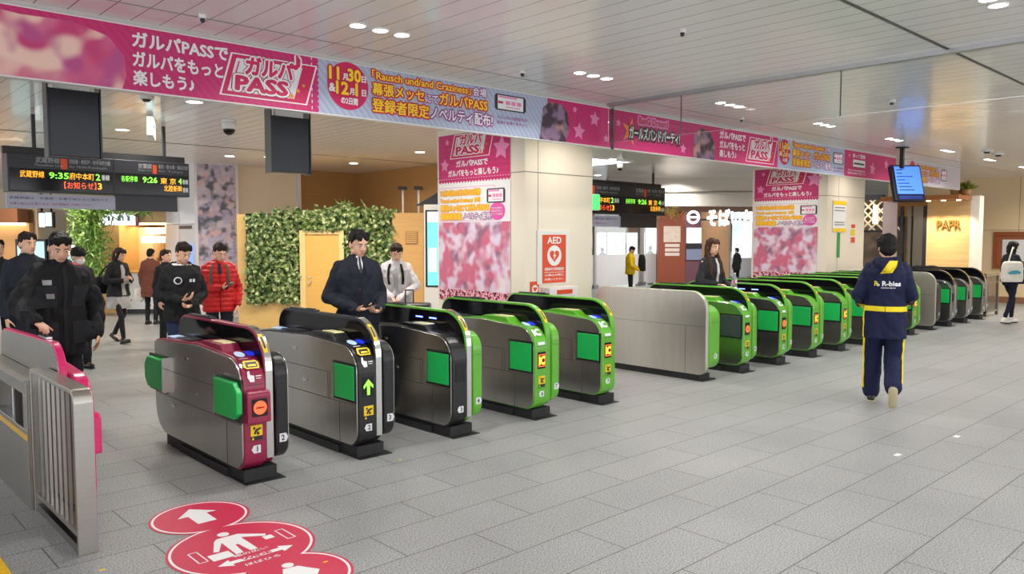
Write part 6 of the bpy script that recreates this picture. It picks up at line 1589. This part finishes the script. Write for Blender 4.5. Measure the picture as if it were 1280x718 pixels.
project_sheet('badge_centre', C_black, R['jacket'], T_, [(.075 + .030 * math.cos(a * PI / 10), .5, 1.27 + .030 * math.sin(a * PI / 10)) for a in range(20)], [list(range(20))], (0, -1, 0), .009)
for x0 in (-.05, -.085): project_sheet('chest_patch', K['paper'], R['jacket'], T_, [(x0, .5, 1.25), (x0 - .025, .5, 1.25), (x0 - .025, .5, 1.285), (x0, .5, 1.285)], [(0, 1, 2, 3)], (0, -1, 0), .006)
wrap_patch('white_shirt_collar', K['white'], R['jacket'], T_, lambda z: (0, .05 * max(0, z - .92)), 1.440, 1.462, -75, 75, 3, 20, 0.006, 0.115)
# man in the red down jacket
pI = at_dist(273, 9.8)
R = person('man in a red quilted down jacket looking at the phone in his hand', (pI.x, pI.y, 0), RZ_GATE - 0.30, 1.62, 'a', ('short', 'dark'), dict(mat=C_red, hem=.80, p=1.16, wr=.006, quilt=(.010, .062)), dict(mat=C_navy), S_black, head=(-20, 24, 0),
           arms={'R': ((.235, -.03, 1.10), (.00, .26, 1.13), (-.8, .55, .15), (.1, -.3, 1)), 'L': ((-.25, -.06, 1.10), (-.22, .08, .90), (.1, .3, -1), (1, 0, 0))}, curl=(.8, .9))
T_ = bvh_of(R['jacket']); wrap_patch('zip_front', C_navy, R['jacket'], T_, axis0, 1.30, 1.44, -10, 10, 5, 6, 0.006); wrap_patch('zip_line', cloth('dark_red_zip', srgb(120, 20, 24)), R['jacket'], T_, axis0, .82, 1.30, -2.5, 2.5, 12, 2, 0.006)
for a0 in (32, -44): wrap_patch('pack_strap', B_olive, R['jacket'], T_, axis0, 1.16, 1.42, a0, a0 + 12, 8, 3, 0.010)
held_phone(R, (-.09, .36, 1.155), 0.9, 0.7, 'dark smartphone held up in the hand of the man in red')
bp = thing('backpack', 'olive canvas backpack worn by the man in the red down jacket', 'bag', world_of(R, (.12, -.27, .86)), R['t'].rotation_euler[2] - 0.3)
bag_shape('bag_body', B_olive, bp, .34, .20, .44); g_ = bag_shape('front_pocket', B_olive, bp, .24, .10, .22); g_.location = (0, -.10, .04)
# man in the dark coat inside the gate lane
pJ = V((3.83, 6.15, 0))
R = person('man in a dark navy coat with shirt and tie, holding a phone between two gates', pJ, RZ_GATE - 0.28, 1.76, 'a', ('short', 'black'), dict(mat=C_navy, hem=.62, p=1.08, wr=.011, sleeve=(.062, .058, .047)), dict(mat=C_dkjean), S_black, head=(-12, 18, 0), lean=0.02,
           arms={'R': ((.235, -.06, 1.11), (.09, .25, 1.035), (-.72, .65, .05), (.0, .1, 1)), 'L': ((-.235, -.05, 1.11), (-.10, .28, 1.015), (.65, .70, .05), (0, .1, 1))}, curl=(.75, .75), voxel=.006)
T_ = bvh_of(R['jacket'])
wrap_patch('front_placket', C_black, R['jacket'], T_, axis0, .66, 1.33, -4, 7, 16, 4, 0.007)
wrap_patch('white_shirt', K['white'], R['jacket'], T_, axis0, 1.36, 1.50, -22, 22, 6, 8, 0.005, 0.6, lambda f: (16 * (1 - f), -16 * (1 - f)))
wrap_patch('necktie', mat('dark_tie', (0.02, 0.02, 0.03), 0.5), R['jacket'], T_, axis0, 1.33, 1.47, -5, 5, 6, 3, 0.010)
for s0, s1 in ((10, 44), (-44, -10)): wrap_patch('lapel', C_navy, R['jacket'], T_, axis0, 1.30, 1.46, s0, s1, 6, 6, 0.014, 0.6, lambda f, s=s0: ((8 * (1 - f)) if s > 0 else (12 * (1 - f)), (-12 * (1 - f)) if s > 0 else (-8 * (1 - f))))
for s0 in (1,):
    for i in range(3): wrap_patch('button', M['black'], R['jacket'], T_, axis0, 1.18 - i * .18, 1.20 - i * .18, 3, 8, 2, 2, 0.012)
held_phone(R, (-.01, .365, 1.055), 0.15, 0.35, 'dark smartphone held in both hands by the man in the navy coat')
# man in the pale jacket with the suitcase
pK = at_dist(497, 10.2)
R = person('man in a pale grey jacket with a black strap, bending before the ivy wall', (pK.x, pK.y, 0), RZ_GATE - 0.75, 1.62, 'a', ('short', 'dark'), dict(mat=C_wht, hem=.80, p=1.12, wr=.013), dict(mat=C_jean), S_white, head=(-15, 30, 0), lean=0.22,
           arms={'R': ((.27, .08, 1.10), (.05, .28, .98), (-.5, .7, -.5), (-.3, 0, 1)), 'L': ((-.27, .10, 1.12), (-.06, .30, .95), (.4, .6, -.7), (.5, 0, .5))})
T_ = bvh_of(R['jacket']); ax_ = lambda z: (0.0, 0.22 * max(0, z - .92))
wrap_patch('open_front', C_grey, R['jacket'], T_, ax_, .84, 1.36, -12, 12, 12, 4, 0.006); 
for a0 in (30, -42): wrap_patch('pack_strap', B_black, R['jacket'], T_, ax_, 1.14, 1.42, a0, a0 + 12, 8, 3, 0.010)
q = at_dist(519, 9.9)
t = thing('suitcase', 'black suitcase with a raised grey handle beside the man in the pale jacket', 'suitcase', (q.x, q.y, 0), FACE_CAM)
kk = 9.9 / FPX; zt2 = h_at(379, 9.9)
MB().box(-.19, .19, -.12, .12, .06, zt2).build('case', mat('black_suitcase_shell', (0.012, 0.012, 0.014), 0.35), t, 0.03, 3)
MB().box(-.15, .15, -.127, -.12, .12, zt2 - .06).build('front_pocket', B_black, t)
for x in (-.15, .15):
    for y in (-.08, .08): MB().cyl((x - .012, y, .03), (x + .012, y, .03), .03, n=14).build('wheel', M['black_matt'], t)
MB().tube([(-.13, .02, zt2 - .02), (-.13, .02, h_at(363, 9.9)), (-.03, .02, h_at(363, 9.9)), (-.03, .02, zt2 - .02)], .009).build('pull_handle', M['grey_dark'], t)
# person in the yellow jacket
pL = at_dist(788, 21.0)
R = person('person in a bright yellow down jacket hugging a black backpack by the glass screen', (pL.x, pL.y, 0), FACE_CAM - PI / 2 - 0.2, 1.44, 'a', ('short', 'dark'), dict(mat=C_yel, hem=.82, p=1.18, quilt=(.008, .07), wr=.006), dict(mat=C_dkjean), S_black, voxel=.010, far=True, head=(0, 25, 0),
           arms={'R': ((.26, .05, 1.10), (.14, .30, .95), (-.5, .8, 0), (0, 0, 1)), 'L': ((-.26, .05, 1.10), (-.14, .30, .95), (.5, .8, 0), (0, 0, 1))})
bp = thing('backpack', 'black backpack hugged by the person in the yellow jacket', 'bag', world_of(R, (0, .36, .90)), R['t'].rotation_euler[2]); bag_shape('bag_body', B_black, bp, .36, .20, .46)
# woman with the water bottle
pM = V((9.34, 5.98, 0))
R = person('woman with long brown hair in a dark blazer passing between two green gates', pM, RZ_GATE - 0.15, 1.67, 'a', ('long', 'brown'),
           [dict(mat=C_wht, hem=.90, p=.97, sl=False, name='top', collar=False), dict(mat=C_char, hem=.76, p=1.12, name='jacket', wr=.011, collar=False)], dict(mat=C_dkjean), S_black, fem=True, head=(4, 8, 0),
           arms={'R': ((.26, .02, 1.10), (.20, .28, 1.08), (.15, .95, .1), (0, 0, -1)), 'L': ((-.24, .0, 1.10), (-.10, .26, 1.05), (.25, .8, .3), (.8, 0, .4))}, curl=(.35, 1.0))
T_ = bvh_of(R['jacket']); wrap_patch('pale_top_front', C_wht, R['jacket'], T_, axis0, .95, 1.43, -14, 10, 12, 5, 0.006, 0.6, lambda f: (8 * (1 - f), -4 * (1 - f)))
t = thing('water_bottle', 'clear plastic water bottle with a printed label held by the long-haired woman', 'bottle', world_of(R, (-.055, .375, 1.03)), 0)
MB().loft([(0, 0, 0, .030, .030), (0, 0, .01, .033, .033), (0, 0, .13, .033, .033), (0, 0, .165, .016, .016), (0, 0, .185, .013, .013)], 20, 2.0).build('bottle_body', mat('clear_plastic', srgb(214, 226, 236), 0.1, trans=0.7), t)
MB().cyl((0, 0, .185), (0, 0, .203), .0145).build('cap', K['white'], t); MB().cyl((0, 0, .04), (0, 0, .11), .0338).build('bottle_label', ramp_mat('printed_label', [(.4, srgb(240, 236, 240)), (.55, srgb(200, 60, 90)), (.65, srgb(90, 110, 170))], 40, 1), t)

# attendant in the navy and yellow uniform, walking away
d0 = ray(1108, 500); az = math.atan2(d0[1], d0[0])
pN = V((8.10, 3.16, 0))
R = person('attendant in a navy and yellow uniform walking away, white lettering across his back', pN, az - PI / 2, 1.71, 'a', ('full', 'black'),
           dict(mat=C_uni, hem=.68, p=1.10, flare=1.03, wr=.010, sleeve=(.066, .062, .052), hood='down', collar=True), dict(mat=C_uni, r=(.105, .090, .086), cuff=.03, sole=S_cream), M['black'], head=(-12, 4, 0), voxel=.006,
           arms={'R': ((.235, -.02, 1.12), (.20, .20, 1.04), (0, 1, -.2), (-1, 0, 0)), 'L': ((-.245, -.03, 1.12), (-.23, .17, 1.02), (0, 1, -.2), (1, 0, 0))},
           legs={'L': ((-.105, .12, .49), (-.110, .16, .085), (0, 1, 0)), 'R': ((.085, .03, .47), (.090, -.22, .20), (0, .55, -1))})
J_ = R['jacket']; T_ = bvh_of(J_)
wrap_patch('yellow_waistband', C_uyel, J_, T_, axis0, .955, 1.005, -179, 179, 2, 60, 0.007)
wrap_patch('yellow_side_panel', C_uyel, J_, T_, axis0, .69, .96, -112, -72, 8, 8, 0.006); wrap_patch('yellow_side_panel', C_uyel, J_, T_, axis0, .86, 1.06, 74, 92, 6, 4, 0.006)
TT = bvh_of(R['trousers'])
for k, a0, a1 in (('L', -125, -62), ('R', 62, 125)):
    hi, kn, an = [V(q) for q in R['L'][k][:3]]
    def axk(z, hi=hi, kn=kn, an=an):
        if z > kn.z: f = (z - kn.z) / (hi.z - kn.z); p = kn.lerp(hi, max(0, min(1, f)))
        else: f = (z - an.z) / (kn.z - an.z); p = an.lerp(kn, max(0, min(1, f)))
        return (p.x, p.y)
    wrap_patch('yellow_leg_stripe', C_uyel, R['trousers'], TT, axk, an.z + .06, .86, a0, a1, 26, 6, 0.005, 0.2)
hoodpts = [(.025, 1.455), (.098, 1.455), (.088, 1.395), (.05, 1.335), (-.055, 1.325), (-.01, 1.37), (.035, 1.40)]
n_ = 7
def dense(pts, k=6):
    """triangle fan subdivided so that a flat patch can follow the cloth"""
    b_ = bmesh.new(); vs = [b_.verts.new((x, 0, z)) for x, z in pts]; f = b_.faces.new(vs)
    bmesh.ops.triangulate(b_, faces=b_.faces[:]); bmesh.ops.subdivide_edges(b_, edges=b_.edges[:], cuts=k, use_grid_fill=True)
    b_.verts.index_update(); out = ([v.co.copy() for v in b_.verts], [[v.index for v in f.verts] for f in b_.faces]); b_.free(); return out
vs, fs = dense(hoodpts)
project_sheet('yellow_hood_panel', C_uyel, J_, T_, [(v.x, -.5, v.z) for v in vs], fs, (0, 1, 0), .006)
def back_text(name, m, s, x, z, h, w, bold, off=.006):
    vs, fs = text_data(s, bold)
    x0 = min(p.x for p in vs); x1 = max(p.x for p in vs); y0 = min(p.y for p in vs); y1 = max(p.y for p in vs)
    project_sheet(name, m, J_, T_, [(x + (p.x - x0) / (x1 - x0) * w, -.5, z + (p.y - y0) / (y1 - y0) * h) for p in vs], fs, (0, 1, 0), off)
back_text('back_lettering', K['white'], 'R-bies', -.035, 1.205, .050, .165, .035)
back_text('back_lettering', K['white'], 'CLEANING SERVICE', -.045, 1.182, .011, .13, .03)
back_text('logo_emblem', C_uyel, 'R', -.105, 1.205, .050, .036, .03); back_text('logo_emblem', K['white'], 'b', -.078, 1.203, .034, .022, .03)

# woman with the tote bag at the far side
pO = at_dist(1264, 15.3)
R = person('woman in black walking with dark leggings and white shoes, by the framed poster', (pO.x, pO.y, 0), FACE_CAM - PI / 2 + 0.25, 1.60, 'a', ('bob', 'black'), dict(mat=C_black, hem=.86, p=1.14, wr=.012), dict(mat=cloth('navy_leggings', srgb(24, 30, 50)), r=(.080, .056, .044), cuff=.06), S_white, fem=True, head=(20, 10, 0), mask=True, voxel=.008,
           arms={'R': ((.24, .06, 1.12), (.16, .28, 1.16), (-.2, .9, .35), (0, -.4, 1)), 'L': ((-.24, .04, 1.10), (-.14, .28, 1.06), (.3, .9, .2), (.4, 0, .8))},
           legs={'R': ((.085, -.05, .50), (.08, -.20, .10), (0, 1, -.1)), 'L': ((-.085, .17, .52), (-.08, .14, .085), (0, 1, 0))})
q = world_of(R, (.22, -.20, .86))
t = thing('tote_bag', 'cream tote bag with a teal print slung behind the walking woman in black', 'bag', q, FACE_CAM)
bag_shape('bag_body', B_cream, t, .42, .14, .42); S = Sheet((0, -.078, 0), (1, 0, 0), (0, 0, 1), t, inv=True)
S.poly('teal_print', mat('teal_print', srgb(60, 150, 165), 0.6), [(-.13, .20), (-.05, .24), (.05, .25), (.12, .21), (.10, .18), (.0, .17), (-.1, .17)], 0.004); S.done()
MB().tube([(-.08, 0, .40), (-.02, .02, .58), (.06, .10, .68)], .014).build('strap', B_cream, t)
held_phone(R, (.10, .40, 1.20), 0.3, 0.8, 'dark smartphone held out by the woman with the tote bag')
bg = thing('shoulder_bag', 'black bag hanging in front of the walking woman in black', 'bag', world_of(R, (-.05, .22, .80)), R['t'].rotation_euler[2]); bag_shape('bag_body', B_black, bg, .30, .18, .34)
# people beyond the frosted glass
for px, d, h, c, lab in ((753, 28.0, 1.30, C_brown, 'person in brown beyond the frosted glass, beside the steel post'), (742, 28.6, 1.26, C_black, 'dark-haired person beyond the frosted glass, at the pillar edge'),
                       (813, 28.0, 1.36, C_black, 'person in black leaning beyond the frosted glass next to the poster column'), (921, 27.5, 1.30, C_char, 'person in dark clothes beyond the glass under the noodle sign')):
    q = at_dist(px, d)
    person(lab, (q.x, q.y, 0), FACE_CAM + 0.6, h, 'a', ('short', 'dark'), dict(mat=c, hem=.7, p=1.1), dict(mat=C_dkjean), S_black, voxel=.014, far=True)
